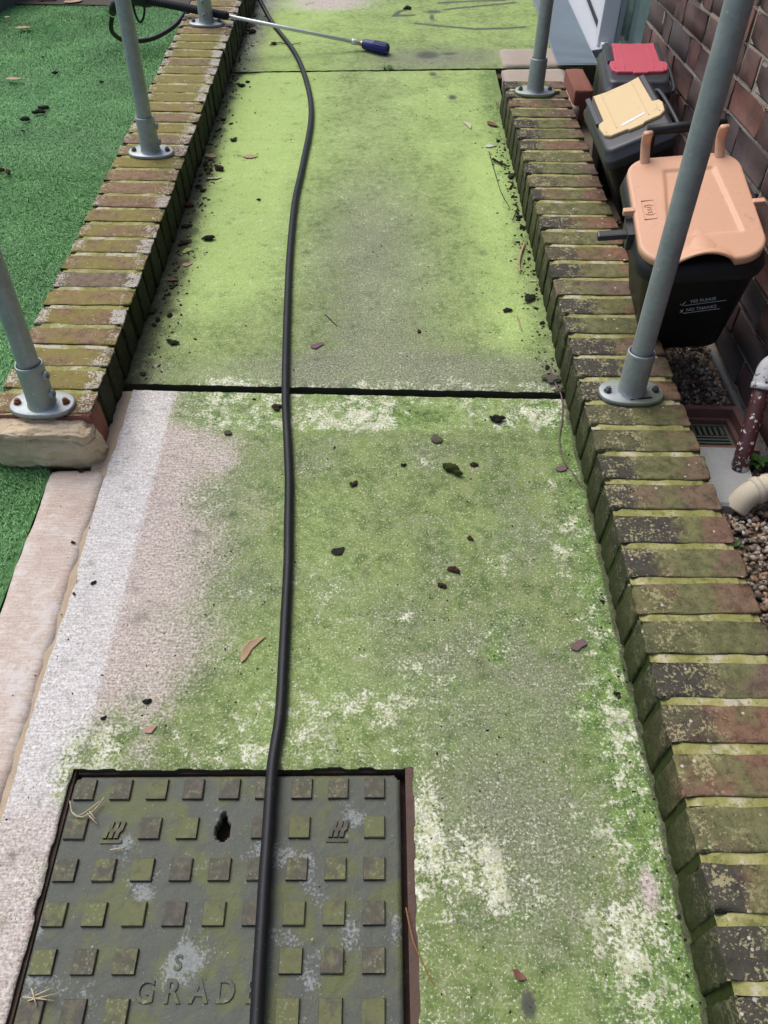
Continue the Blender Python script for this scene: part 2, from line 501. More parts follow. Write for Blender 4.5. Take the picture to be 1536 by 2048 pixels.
def m_iron():
    t = NT("mossy_cast_iron")
    n1 = t.noise(13, 4, 0.62); n2 = t.noise(60, 4, 0.65); n3 = t.noise(260, 3, 0.6); n4 = t.noise(9, 3, 0.55)
    c = t.mix(n2, (0.050, 0.058, 0.048), (0.120, 0.128, 0.102))
    c = t.mix(t.math('MULTIPLY', t.step(n1, 0.46, 0.62), 0.8), c, t.mix(n2, (0.070, 0.085, 0.028), (0.155, 0.170, 0.060)))
    c = t.mix(t.math('MULTIPLY', t.step(t.math('ADD', n4, t.math('MULTIPLY', t.math('SUBTRACT', n3, 0.5), 0.35)), 0.585, 0.67), 0.75), c, t.mix(n3, (0.16, 0.18, 0.185), (0.36, 0.38, 0.38)))
    c = t.mix(t.step(n1, 0.33, 0.26), c, (0.035, 0.040, 0.038))
    c = t.mix(t.math('MULTIPLY', t.step(n3, 0.66, 0.72), 0.6), c, (0.30, 0.32, 0.27))
    return t.done(c, t.math('ADD', 0.42, t.math('MULTIPLY', n2, 0.5)), 0.0, t.bump(t.math('ADD', n2, t.math('MULTIPLY', n3, 0.6)), 0.7, 0.0018), 0.45)

def m_stud():
    t = NT("cast_iron_stud")
    P = t.shifted(19.0); r = t.rand()
    n1 = t.noise(45, 3, 0.6, P); n3 = t.noise(300, 3, 0.6, P)
    c = t.ramp(r, [(0.0, (0.118, 0.104, 0.085)), (0.35, (0.138, 0.120, 0.094)), (0.7, (0.128, 0.118, 0.084)), (1.0, (0.145, 0.130, 0.090))])
    c = t.mix(t.step(t.noise(90, 4, 0.7, P), 0.42, 0.66), t.mix(0.6, c, (0.055, 0.055, 0.04)), c)
    r2 = t.math('FRACT', t.math('MULTIPLY', r, 13.7))
    c = t.mix(t.math('MULTIPLY', t.step(t.math('ADD', n1, t.math('MULTIPLY', r2, 0.4)), 0.60, 0.90), 0.7), c, (0.150, 0.165, 0.062))
    v = t.voro(170, P); sp = t.math('MULTIPLY', t.step(v[0], 0.38, 0.25), t.step(t.math('ADD', n1, t.math('MULTIPLY', r, 0.25)), 0.62, 0.70))
    c = t.mix(t.math('MULTIPLY', sp, 0.35), c, (0.30, 0.32, 0.20))
    c = t.mix(t.step(n3, 0.36, 0.28), c, (0.05, 0.045, 0.035))
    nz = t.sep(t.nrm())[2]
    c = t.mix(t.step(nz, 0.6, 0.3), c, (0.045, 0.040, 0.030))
    return t.done(c, 0.75, 0.0, t.bump(n3, 0.5, 0.001), 0.35)

def m_rust():
    t = NT("rusty_frame")
    n1 = t.noise(40, 4, 0.65); n2 = t.noise(200, 3, 0.6)
    c = t.mix(n1, (0.055, 0.034, 0.026), (0.140, 0.085, 0.064))
    c = t.mix(t.step(n1, 0.62, 0.7), c, (0.19, 0.17, 0.11))
    return t.done(c, 0.85, 0.0, t.bump(n2, 0.7, 0.002))

def m_plastic(name, col, rough=0.45, var=0.08, dirt=0.0, spec=0.45):
    t = NT(name)
    P = t.shifted(5.0)
    n1 = t.noise(16, 4, 0.6, P); n2 = t.noise(420, 2, 0.5, P); n3 = t.noise(70, 4, 0.6, P)
    a = tuple(c * (1 - var) for c in col); b = tuple(min(1, c * (1 + var)) for c in col)
    c = t.mix(n1, a, b)
    if dirt:
        c = t.mix(t.math('MULTIPLY', t.step(t.mix(0.5, n1, n3), 0.56, 0.75), dirt), c, (0.28, 0.25, 0.19))
        c = t.mix(t.math('MULTIPLY', t.step(t.noise(190, 2, 0.5, P), 0.73, 0.77), dirt), c, (0.12, 0.10, 0.08))
    return t.done(c, t.math('ADD', rough, t.math('MULTIPLY', n3, 0.15)), 0.0, t.bump(n2, 0.12, 0.0004), spec)

def m_attr_col(name, rough=0.85, bump=0.3, sc=300, spec=0.3, trans=0.0):
    t = NT(name)
    c = t.attr("tint")["Color"]
    nz = t.noise(sc, 3, 0.6)
    c = t.mix(t.math('MULTIPLY', nz, 0.45), c, t.mix(0.6, c, (0.02, 0.02, 0.02)))
    return t.done(c, rough, 0.0, t.bump(nz, bump, 0.001), spec)

def m_pipe_brown():
    t = NT("flaking_brown_paint")
    n1 = t.noise(42, 4, 0.65); n2 = t.noise(120, 3, 0.6)
    c = t.mix(n2, (0.060, 0.018, 0.016), (0.105, 0.034, 0.030))
    z = t.sep(t.obj())[2]
    low = t.step(z, 0.07, 0.0)
    k = t.math('ADD', t.mix(0.5, n1, n2), t.math('MULTIPLY', low, 0.07))
    c = t.mix(t.step(k, 0.565, 0.60), c, (0.66, 0.66, 0.66))
    c = t.mix(t.step(n1, 0.34, 0.28), c, (0.20, 0.16, 0.15))
    return t.done(c, 0.45, 0.0, t.bump(t.step(k, 0.55, 0.62), 0.3, 0.001))

def m_stone_end():
    t = NT("sandy_render")
    n1 = t.noise(16, 4, 0.6); n2 = t.noise(70, 4, 0.65); n3 = t.noise(260, 3, 0.6)
    c = t.mix(n1, (0.460, 0.355, 0.225), (0.720, 0.590, 0.415))
    c = t.mix(t.step(n2, 0.60, 0.72), c, (0.40, 0.37, 0.33))
    c = t.mix(t.step(n2, 0.36, 0.26), c, (0.13, 0.09, 0.05))
    return t.done(c, 0.92, 0.0, t.bump(t.math('ADD', n2, t.math('MULTIPLY', n3, 0.5)), 0.9, 0.005))

def m_speck(name, a, b, sc=45.0, dark=(0.08, 0.07, 0.06), thr=0.34, bd=0.0025):
    t = NT(name)
    n1 = t.noise(sc * 0.4, 4, 0.6); n2 = t.noise(sc * 3, 4, 0.65); n3 = t.noise(sc * 9, 2, 0.6)
    c = t.mix(n1, a, b)
    c = t.mix(t.step(n2, thr, thr - 0.08), c, dark)
    c = t.mix(t.math('MULTIPLY', t.step(n3, 0.58, 0.68), 0.4), c, tuple(min(1, x * 1.35) for x in b))
    return t.done(c, 0.9, 0.0, t.bump(t.math('ADD', n2, t.math('MULTIPLY', n3, 0.5)), 0.6, bd))

def m_kerb():
    t = NT("washed_sandy_concrete")
    xyz = t.sep(t.obj()); cmb = t.n("ShaderNodeCombineXYZ")
    t.set(cmb.inputs[0], t.math('MULTIPLY', xyz[0], 26.0)); t.set(cmb.inputs[1], t.math('MULTIPLY', xyz[1], 300.0)); t.set(cmb.inputs[2], 0.0)
    broom = t.noise(1.0, 3, 0.6, cmb.outputs[0]); n1 = t.noise(9, 4, 0.6); n2 = t.noise(210, 3, 0.65); n3 = t.noise(50, 4, 0.6)
    g = t.math('ADD', t.math('MULTIPLY', broom, 0.55), t.math('MULTIPLY', n2, 0.45))
    c = t.mix(t.step(g, 0.30, 0.70), (0.440, 0.340, 0.275), (0.660, 0.580, 0.510))
    c = t.mix(t.math('MULTIPLY', t.step(n1, 0.48, 0.68), 0.6), c, t.mix(n2, (0.34, 0.195, 0.145), (0.55, 0.38, 0.31)))
    c = t.mix(t.math('MULTIPLY', t.step(t.mix(0.5, n1, n3), 0.50, 0.40), 0.55), c, (0.66, 0.63, 0.61))
    return t.done(c, 0.88, 0.0, t.bump(g, 0.5, 0.0016), 0.3)

M = {}
M['path'] = m_path()
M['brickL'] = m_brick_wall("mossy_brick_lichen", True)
M['brickR'] = m_brick_wall("mossy_brick_soot", False)
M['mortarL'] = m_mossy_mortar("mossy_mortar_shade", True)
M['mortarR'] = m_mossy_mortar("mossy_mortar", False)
M['redbrick'] = m_speck("clean_red_brick", (0.170, 0.060, 0.042), (0.270, 0.105, 0.072), 40)
M['hbrick'] = m_house_brick()
M['hmortar'] = m_house_mortar()
M['galv'] = m_galv("galvanised_tube", 1.12)
M['galv_flange'] = m_galv("galvanised_flange", 1.15, alg=0.25)
M['galv_green'] = m_galv("galvanised_flange_algae", 1.15, alg=0.65)
M['bolt'] = simple_mat("grey_bolt_steel", (0.12, 0.12, 0.115), 0.5, 0.3, 120, 0.2, 0.5)
M['boltrust'] = simple_mat("rusty_bolt", (0.20, 0.070, 0.030), 0.8, 0.4, 160, 0.5)
M['iron'] = m_iron()
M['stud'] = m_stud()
M['rust'] = m_rust()
def m_hose():
    t = NT('dusty_black_hose'); n1 = t.noise(30, 4, 0.65); n2 = t.noise(260, 3, 0.6)
    c = t.mix(n1, (0.005, 0.006, 0.008), (0.014, 0.015, 0.019))
    c = t.mix(t.math('MULTIPLY', t.step(n2, 0.66, 0.72), 0.5), c, (0.16, 0.17, 0.15))
    c = t.mix(t.math('MULTIPLY', t.step(n1, 0.55, 0.75), 0.18), c, (0.055, 0.058, 0.050))
    return t.done(c, 0.5, 0.0, t.bump(n2, 0.1, 0.0006), 0.3)
M['hose'] = m_hose()
M['black_rubber'] = m_plastic("black_rubber_hose", (0.012, 0.0135, 0.018), 0.50, 0.2, 0.0, 0.28)
M['black'] = m_plastic("black_bin_plastic", (0.012, 0.0125, 0.014), 0.42, 0.25, 0.0, 0.35)
M['charcoal'] = m_plastic("charcoal_bin_plastic", (0.034, 0.036, 0.042), 0.36, 0.2, 0.0, 0.5)
M['peach'] = m_plastic("peach_lid_plastic", (0.670, 0.380, 0.245), 0.40, 0.07, 0.65)
M['yellow'] = m_plastic("faded_yellow_lid_plastic", (0.660, 0.490, 0.255), 0.42, 0.06, 0.5)
M['red'] = m_plastic("faded_red_lid_plastic", (0.560, 0.095, 0.130), 0.38, 0.08, 0.2)
M['paper'] = simple_mat("torn_white_sticker", (0.72, 0.73, 0.76), 0.7, 0.08, 200, 0.2)
M['print'] = simple_mat("white_print", (0.42, 0.45, 0.47), 0.6, 0.1, 200, 0.0)
M['steel'] = simple_mat("bright_lance_steel", (0.74, 0.75, 0.74), 0.34, 0.05, 60, 0.02, 0.25)
M['brass'] = simple_mat("brass", (0.55, 0.36, 0.14), 0.35, 0.1, 60, 0.05, 0.8)
M['blue'] = m_plastic("blue_nozzle_plastic", (0.018, 0.020, 0.150), 0.4, 0.15)
M['white'] = m_plastic("white_door_plastic", (0.72, 0.73, 0.76), 0.35, 0.03, 0.12)
M['sill'] = m_plastic("grey_sill_plastic", (0.40, 0.42, 0.45), 0.5, 0.08, 0.5)
M['mat_grey'] = m_plastic("blue_grey_ribbed_rubber", (0.235, 0.29, 0.335), 0.55, 0.1, 0.25)
M['pipe'] = m_pipe_brown()
M['whitepaint'] = m_speck("chipped_white_paint", (0.52, 0.51, 0.52), (0.70, 0.70, 0.71), 30, (0.12, 0.055, 0.045), 0.43)
M['cream'] = m_speck("cream_plastic_pipe", (0.50, 0.43, 0.31), (0.62, 0.56, 0.44), 30, (0.22, 0.18, 0.12), 0.30, 0.0006)
M['clay'] = m_speck("red_clay_gully", (0.175, 0.085, 0.068), (0.270, 0.145, 0.115), 40)
M['grate'] = m_speck("mossy_grey_grate", (0.120, 0.135, 0.105), (0.20, 0.215, 0.150), 60)
M['greyconc'] = m_speck("smooth_grey_concrete", (0.235, 0.245, 0.245), (0.36, 0.37, 0.37), 40)
M['pinkslab'] = m_speck("pinkish_paving", (0.300, 0.245, 0.200), (0.430, 0.360, 0.300), 50)
M['kerb'] = m_kerb()
M['sandmortar'] = m_speck("sandy_mortar", (0.350, 0.255, 0.165), (0.540, 0.430, 0.310), 40)
M['stone'] = m_stone_end()
M['soil'] = m_speck("dark_soil", (0.030, 0.026, 0.016), (0.075, 0.060, 0.040), 40, (0.012, 0.012, 0.008))
M['turfbase'] = m_speck("turf_backing", (0.060, 0.170, 0.050), (0.100, 0.250, 0.080), 120)
M['gravelbase'] = m_speck("gravel_fines", (0.075, 0.058, 0.042), (0.165, 0.130, 0.095), 120)
M['pebble'] = m_attr_col("pebbles", 0.65, 0.25, 260)
M['turf'] = m_attr_col("turf_blades", 0.6, 0.0, 90)
M['crumb'] = m_attr_col("crumbs", 0.9, 0.4, 400)
M['ground'] = m_speck("garden_ground", (0.045, 0.060, 0.025), (0.090, 0.100, 0.045), 6)
M['glass'] = None

# ================================================================== PATH
def vj(u):
    return 1.1945 - 0.0478 * u

def path_masks(U, V):
    n1 = fbm(U, V, 9, 4, 1); n2 = fbm(U, V, 26, 4, 5); n3 = fbm(U, V, 5, 3, 9)
    near = V < vj(U); far = (~near) & (V < 3.096); land = V >= 3.096
    Z = np.zeros_like(U)
    wash = Z.copy(); bright = Z.copy(); grey = Z.copy(); pale = Z.copy(); pink = Z.copy(); vivid = Z.copy(); stain = Z.copy(); dirt = Z.copy(); grit = Z.copy()
    # --- near slab
    up = sstep(0.36, 0.52, V + 0.16 * (n1 - 0.5))
    w = np.maximum(1.1 * (1 - sstep(-0.905, -0.888, U + 0.006 * (n2 - 0.5))), 0.92 * (1 - sstep(-0.93, -0.58, U + 0.20 * (n1 - 0.5))))
    w = w * (1 - 0.6 * sstep(1.05, 1.13, V + 0.06 * (n1 - 0.5)) * sstep(-0.97, -0.86, U))
    wlow = 1 - sstep(-1.0, -0.76, U + 0.34 * (n1 - 0.5))
    wn_ = up * w + (1 - up) * wlow
    wash = np.where(near, wn_, wash)
    pk = sstep(-0.905, -0.895, U) * 0.85 + (1 - sstep(-0.905, -0.895, U)) * (0.12 + 0.55 * sstep(0.75, 0.3, V) * sstep(0.4, 0.6, n3))
    pink = np.where(near, pk, pink)
    gnear = 0.24 + 0.42 * blob(U, V, -0.22, 0.22, 0.15, 0.22) + 0.35 * blob(U, V, -0.2, 0.45, 0.12, 0.14) + 0.35 * blob(U, V, -0.16, 0.8, 0.05, 0.12) + 0.9 * (n1 - 0.5) + 0.25 * blob(U, V, -0.76, 0.72, 0.10, 0.3)
    grey = np.where(near, gnear, grey)
    top = sstep(1.066, 1.098, V + 0.02 * (n2 - 0.5)); rgt = sstep(-0.115, -0.085, U); bot = sstep(0.475, 0.425, V + 0.05 * (n2 - 0.5)) * (1 - sstep(-0.42, -0.30, U))
    pl = 0.02 + 0.30 * top + 0.22 * rgt * (1 - 0.3 * top) + 0.33 * bot + 0.95 * (n1 - 0.5)
    pl += 0.5 * blob(U, V, -0.195, 0.715, 0.035) + 0.22 * blob(U, V, -0.55, 0.585, 0.05) + 0.55 * blob(U, V, -0.275, 0.16, 0.055, 0.05) + 0.38 * blob(U, V, -0.11, 0.09, 0.05, 0.05)
    pl += 0.30 * blob(U, V, -0.35, 0.17, 0.035, 0.16) + 0.10 * blob(U, V, -0.2, 0.15, 0.2, 0.2) + 0.25 * top * blob(U, V, -0.55, 1.11, 0.12, 0.03) + 0.3 * blob(U, V, -0.03, 0.42, 0.03, 0.06) - 0.2 * blob(U, V, -0.03, 0.25, 0.03, 0.1)
    pl += 0.16 * blob(U, V, -0.04, 0.02, 0.06, 0.08)
    pale = np.where(near, pl, pale)
    vv = 0.95 * sstep(-0.110, -0.02, U) * (0.55 + 0.9 * (n3 - 0.2)) + 0.40 * top + 0.30 * sstep(0.48, 0.62, n3) + 0.34 * sstep(0.52, 0.66, n1) * sstep(-0.42, -0.2, U)
    vivid = np.where(near, vv, vivid)
    bright = np.where(near, 0.10 + 0.28 * blob(U, V, -0.52, 0.62, 0.13, 0.28) + 0.35 * top + 0.5 * (n3 - 0.5), bright)
    grit = np.where(near, 0.80, grit)
    # --- far slab
    br = 0.86 * np.exp(-((U + 0.84) / 0.165) ** 2) * (0.25 + 0.75 * sstep(1.33, 1.75, V)) + 0.30 * sstep(1.8, 2.6, V)
    br += 0.70 * np.exp(-((U + 0.085) / 0.085) ** 2) * sstep(1.28, 1.45, V) * (1 - 0.75 * sstep(2.2, 2.55, V)) + 0.45 * (n1 - 0.5) + 0.12
    br += 0.18 * np.exp(-((U + 0.25) / 0.12) ** 2) * sstep(1.3, 1.5, V)
    bright = np.where(far, br, bright)
    gr = 0.66 * np.exp(-((U + 0.44) / 0.22) ** 2) * (1 - 0.55 * sstep(1.8, 2.5, V)) + 0.5 * (1 - sstep(1.3, 1.40, V)) + 0.6 * (n1 - 0.5) + 0.05
    grey = np.where(far, gr, grey)
    pale = np.where(far, 0.06 + 0.28 * sstep(1.27, 1.235, V) + 0.4 * (n1 - 0.5) + 0.40 * blob(U, V, -0.79, 1.26, 0.06, 0.025) + 0.2 * blob(U, V, -0.95, 1.40, 0.05, 0.12), pale)
    vivid = np.where(far, 0.35 * sstep(-0.10, -0.02, U) + 0.2 * sstep(2.3, 2.7, V) * sstep(-0.2, -0.05, U), vivid)
    dl = sstep(-0.925, -1.0, U + 0.05 * (n2 - 0.5))
    dirt = np.where(far, 0.78 * dl * (0.75 + 0.5 * (n1 - 0.3)) + 0.35 * sstep(-0.02, 0.0, U) + 0.28 * sstep(-0.08, -0.02, U) * sstep(0.5, 0.65, n1), dirt)
    bright = np.where(far, bright - 0.8 * dl, bright)
    grit = np.where(far, 0.36 + 0.4 * (1 - sstep(1.3, 2.4, V)), grit)
    # --- landing
    bright = np.where(land, 0.40 + 0.25 * np.exp(-((U + 0.78) / 0.2) ** 2) - 0.35 * blob(U, V, -0.2, 3.2, 0.35, 0.12) + 0.4 * (n1 - 0.5) - 0.4 * sstep(-0.85, -0.98, U), bright)
    grey = np.where(land, 0.15 + 0.62 * blob(U, V, -0.2, 3.2, 0.35, 0.13) + 0.5 * sstep(-0.8, -0.95, U) + 0.3 * (n1 - 0.5), grey)
    pk_far = blob(U, V, -0.66, 3.86, 0.22, 0.11)
    wash = np.where(land, 0.85 * pk_far + 0.35 * sstep(-0.85, -0.97, U) * (1 - sstep(3.3, 3.2, V)), wash)
    pink = np.where(land, 1.1 * pk_far, pink)
    dirt = np.where(land, 0.62 * sstep(-0.94, -1.0, U + 0.06 * (n2 - 0.5)), dirt)
    grit = np.where(land, 0.10, grit)
    vivid = np.where(land, 0.10, vivid)
    # soil lodged in the corner against the right wall, joints, old scored lines
    dirt = np.maximum(dirt, np.where(near, 0.62 * sstep(-0.014, -0.004, U + 0.010 * (n2 - 0.5)), 0))
    def line(p, q, wd, amt):
        (x0, y0), (x1, y1) = p, q
        L2 = (x1 - x0) ** 2 + (y1 - y0) ** 2
        t = np.clip(((U - x0) * (x1 - x0) + (V - y0) * (y1 - y0)) / L2, 0, 1)
        dd = np.hypot(U - x0 - t * (x1 - x0), V - y0 - t * (y1 - y0))
        return amt * np.exp(-(dd / wd) ** 2)
    for p, q, a in (((-0.9, 0.447), (-0.3, 0.445), 0.50), ((-0.105, 0.60), (-0.102, 0.95), 0.45), ((-0.897, 0.46), (-0.90, 1.085), 0.25), ((-0.9, 1.083), (-0.1, 1.080), 0.35)):
        stain = np.maximum(stain, line(p, q, 0.0035, a))
    S = [[(-0.2714, 3.5894), (-0.1698, 3.5559), (-0.0235, 3.5154), (0.0826, 3.5174), (0.1901, 3.5311)], [(-0.1377, 3.7578), (-0.0019, 3.7913), (0.1818, 3.8365)],
         [(-0.1602, 3.8432), (0.0038, 3.8633), (0.1403, 3.8713)], [(-0.2771, 3.6936), (-0.365, 3.6845), (-0.3377, 3.7463), (-0.3109, 3.7581)]]
    for pl_ in S:
        for p, q in zip(pl_[:-1], pl_[1:]):
            stain = np.maximum(stain, line(p, q, 0.016, 0.8))
    for u, v, ru, rv, a in ((-0.235, 3.235, 0.06, 0.05, 0.85), (-0.15, 3.245, 0.05, 0.02, 0.75), (-0.19, 3.73, 0.05, 0.03, 0.8), (-0.20, 3.66, 0.014, 0.06, 0.8), (-0.222, 3.045, 0.022, 0.03, 0.75), (-0.16, 2.83, 0.02, 0.03, 0.8), (-0.19, 2.93, 0.03, 0.03, 0.5),
                           (-0.229, 0.005, 0.012, 0.022, 0.95), (-0.45, 0.70, 0.02, 0.03, 0.5), (-0.88, 1.60, 0.03, 0.03, 0.45)):
        stain = np.maximum(stain, a * blob(U, V, u, v, ru, rv))
    # bare sandy scar by the right wall, low on the near slab
    sc = blob(U, V, -0.040, 0.143, 0.016, 0.035)
    wash = np.maximum(wash, 0.9 * sc); pink = np.maximum(pink, 0.95 * sc)
    return [np.clip(c, 0, 1.4) for c in (wash, bright, grey, pale, pink, vivid, stain, dirt, grit)]

def slab(name, us, vlo, vhi, nv, hole=None, edge=0.003, seed=0, thick=0.07, vs=None):
    """concrete slab on a grid; vlo / vhi are functions of u"""
    us = np.asarray(us)
    tt = np.linspace(0, 1, nv) if vs is None else None
    nu = len(us)
    U = np.repeat(us[None, :], nv if vs is None else len(vs), 0)
    if vs is None:
        V = vlo(U) + (vhi(U) - vlo(U)) * tt[:, None]
    else:
        top = vhi(U)
        V = np.minimum(np.asarray(vs)[:, None] + 0 * U, 1e9)
        s = sstep(0.9, 1.19, V)
        V = V + (top - vs[-1]) * s
    nr = V.shape[0]
    W = 0.0022 * (fbm(U, V, 7, 3, 31 + seed) - 0.5) + 0.0012 * (fbm(U, V, 60, 2, 61 + seed) - 0.5)
    # worn edges along the joints
    e = edge * 2 * (fbm(U * 1.0, V * 0 + seed, 60, 3, 77) - 0.5)
    V[-1] += e[-1]; V[0] += e[0]
    for row, nxt in ((-1, -2), (0, 1)):
        W[row] -= 0.0015 + 0.002 * fbm(U[row], V[row], 90, 2, 3)
    m = path_masks(U, V)
    idx = np.arange(nr * nu).reshape(nr, nu)
    keep = np.ones((nr - 1, nu - 1), bool)
    if hole is not None:
        cu = 0.5 * (U[:-1, :-1] + U[1:, 1:]); cv = 0.5 * (V[:-1, :-1] + V[1:, 1:])
        keep &= ~((cu > hole[0]) & (cu < hole[1]) & (cv > hole[2]) & (cv < hole[3]))
    q = np.stack([idx[:-1, :-1], idx[:-1, 1:], idx[1:, 1:], idx[1:, :-1]], -1)[keep]
    # boundary edges -> skirt
    ed = {}
    for f in q:
        for a, b in ((f[0], f[1]), (f[1], f[2]), (f[2], f[3]), (f[3], f[0])):
            if (b, a) in ed: del ed[(b, a)]
            else: ed[(a, b)] = 1
    if hole is not None:
        hb = set()
        for a, b in ed:
            for i in (a, b):
                r_, c_ = divmod(i, nu)
                if hole[0] - 0.02 < U[r_, c_] < hole[1] + 0.02 and V[r_, c_] < hole[3] + 0.02 and 0 < r_ < nr - 1 and 0 < c_ < nu - 1:
                    hb.add(i)
        for i in hb:
            r_, c_ = divmod(i, nu)
            U[r_, c_] += 0.0035 * (_hash(np.array(r_ // 4), np.array(c_ // 4), 5) - 0.5)
            V[r_, c_] += 0.0045 * (_hash(np.array(c_ // 4), np.array(r_ // 4), 8) - 0.5)
            W[r_, c_] -= 0.003
    verts = np.stack([U.ravel(), V.ravel(), W.ravel()], -1)
    low = {}
    lv = []; faces = [tuple(int(i) for i in f) for f in q]
    base = len(verts)
    for a, b in ed:
        for i in (a, b):
            if i not in low:
                low[i] = base + len(lv); p = verts[i]; lv.append((p[0], p[1], p[2] - 0.0004)); lv.append((p[0], p[1], p[2] - thick))
        faces.append((low[b], low[a], low[a] + 1, low[b] + 1))
    allv = np.concatenate([verts, np.array(lv)]) if lv else verts
    me = pd_mesh(name, allv.tolist(), faces)
    pad = np.zeros(len(lv))
    ch = [np.concatenate([c.ravel(), pad + (1.4 if k == 7 else 0)]) for k, c in enumerate(m)]
    for nm, (a, b, c) in zip(("mask", "mask2", "mask3"), ((0, 1, 2), (3, 4, 5), (6, 7, 8))):
        at = me.attributes.new(nm, 'FLOAT_COLOR', 'POINT')
        buf = np.stack([ch[a], ch[b], ch[c], np.ones(len(allv))], -1).astype(np.float32)
        at.data.foreach_set("color", buf.ravel())
    o = mesh_obj(name, me, M['path'], None, RAMP, smooth=True)
    tag(o, kind="structure")
    return o

HOLE = (-0.911, -0.372, -0.31, 0.323)
us_near = np.unique(np.concatenate([np.arange(-1.003, -0.911, 0.006), np.arange(-0.911, -0.372, 0.006), np.arange(-0.372, 0.02, 0.006), [HOLE[1]]]))
vs_near = np.unique(np.concatenate([np.arange(-0.55, -0.31, 0.012), np.arange(-0.31, 0.323, 0.006), np.arange(0.323, 1.19, 0.006), [1.19]]))
o = slab("path", us_near, None, lambda u: vj(u) - 0.013, 0, hole=HOLE, seed=1, vs=vs_near)
# wavy left edge where the sandy crack runs
for v_ in o.data.vertices:
    if v_.co.x < -1.0025:
        v_.co.x += 0.016 * (float(fbm(np.array([0.0]), np.array([v_.co.y]), 16, 5, 44)[0]) - 0.5) + 0.002
slab("path", np.arange(-1.035, 0.022, 0.008), lambda u: vj(u) + 0.011, lambda u: 3.086 + 0 * u, 230, seed=2)
slab("path", np.arange(-1.035, 0.425, 0.010), lambda u: 3.099 + 0 * u, lambda u: 5.6 + 0 * u, 190, seed=3, edge=0.002)
# soil in the joints, sandy mortar under the crack, sandy edging strip
tag(box_obj("joint_soil", -1.04, 0.03, 1.15, 1.30, -0.11, -0.058, M['soil'], None, RAMP), kind="structure")
tag(box_obj("joint_soil", -1.04, 0.30, 3.05, 3.14, -0.09, -0.020, M['soil'], None, RAMP), kind="structure")

def strip(name, u0, u1, v0, v1, mat, w=0.0, amp=0.003, step=0.012, thick=0.06, wob=0.004, seed=0):
    us = np.linspace(u0, u1, max(3, int((u1 - u0) / step))); vs = np.arange(v0, v1, step)
    U, V = np.meshgrid(us, vs)
    Wv = w + amp * (fbm(U, V, 30, 3, seed + 3) - 0.5)
    for cidx in (0, -1):
        U[:, cidx] += wob * 2 * (fbm(V[:, cidx], V[:, cidx] * 0, 14, 3, seed + 9 + cidx) - 0.5)
        Wv[:, cidx] -= 0.004
    Wv[0] -= 0.004; Wv[-1] -= 0.004
    nr, nu = U.shape
    idx = np.arange(nr * nu).reshape(nr, nu)
    vv = np.stack([U.ravel(), V.ravel(), Wv.ravel()], -1).tolist()
    fc = np.stack([idx[:-1, :-1], idx[:-1, 1:], idx[1:, 1:], idx[1:, :-1]], -1).reshape(-1, 4).tolist()
    bd = list(idx[0, :]) + list(idx[1:, -1]) + list(idx[-1, -2::-1]) + list(idx[-2:0:-1, 0])
    b0 = len(vv)
    for i in bd:
        p = vv[i]; vv.append((p[0], p[1], p[2] - thick))
    n = len(bd)
    for k in range(n):
        fc.append((bd[(k + 1) % n], bd[k], b0 + k, b0 + (k + 1) % n))
    return tag(mesh_obj(name, pd_mesh(name, vv, fc), mat, None, RAMP, smooth=True), kind="structure")

strip("kerb", -1.122, -1.0095, -0.55, 0.978, M['kerb'], 0.000, 0.003, seed=4)
strip("joint_mortar", -1.045, -0.985, -0.55, 1.236, M['sandmortar'], -0.0035, 0.004, 0.006, seed=12)
strip("paving_slab", 0.052, 0.292, 3.102, 3.294, M['pinkslab'], 0.006, 0.002, 0.02, seed=21, wob=0.003)
strip("paving_slab", 0.048, 0.288, 2.72, 3.082, M['pinkslab'], 0.004, 0.002, 0.02, seed=25, wob=0.003)

# ================================================================== GROUND
tag(box_obj("ground", -60, 60, -60, 60, -0.5, -0.02, M['ground']), kind="structure")

def lawn_z(y):
    return ZC + np.where(y < 1.25, -1.066 - 0.012 + 0.1166 * (y - 1.25), -1.066 - 0.012 + 0.03 * (y - 1.25))

xs = np.linspace(-4.5, -0.62, 40); ys = np.linspace(-0.6, 5.25, 80)
X, Y = np.meshgrid(xs, ys)
lim = np.where(Y < 1.27, -0.697 - 0.0138 * Y, -0.80)            # kerb edge, then inside the left wall
X = np.minimum(X, lim)
Z = lawn_z(Y)
nr, nu = X.shape; idx = np.arange(nr * nu).reshape(nr, nu)
me = pd_mesh("lawn", np.stack([X.ravel(), Y.ravel(), Z.ravel()], -1).tolist(), np.stack([idx[:-1, :-1], idx[:-1, 1:], idx[1:, 1:], idx[1:, :-1]], -1).reshape(-1, 4).tolist())
tag(mesh_obj("lawn", me, M['turfbase'], None, None, True), kind="structure")
tag(box_obj("soil_bed", -4.5, -0.85, 5.25, 6.4, ZC - 1.05, float(lawn_z(np.array(5.25))) + 0.012, M['soil']), kind="structure")

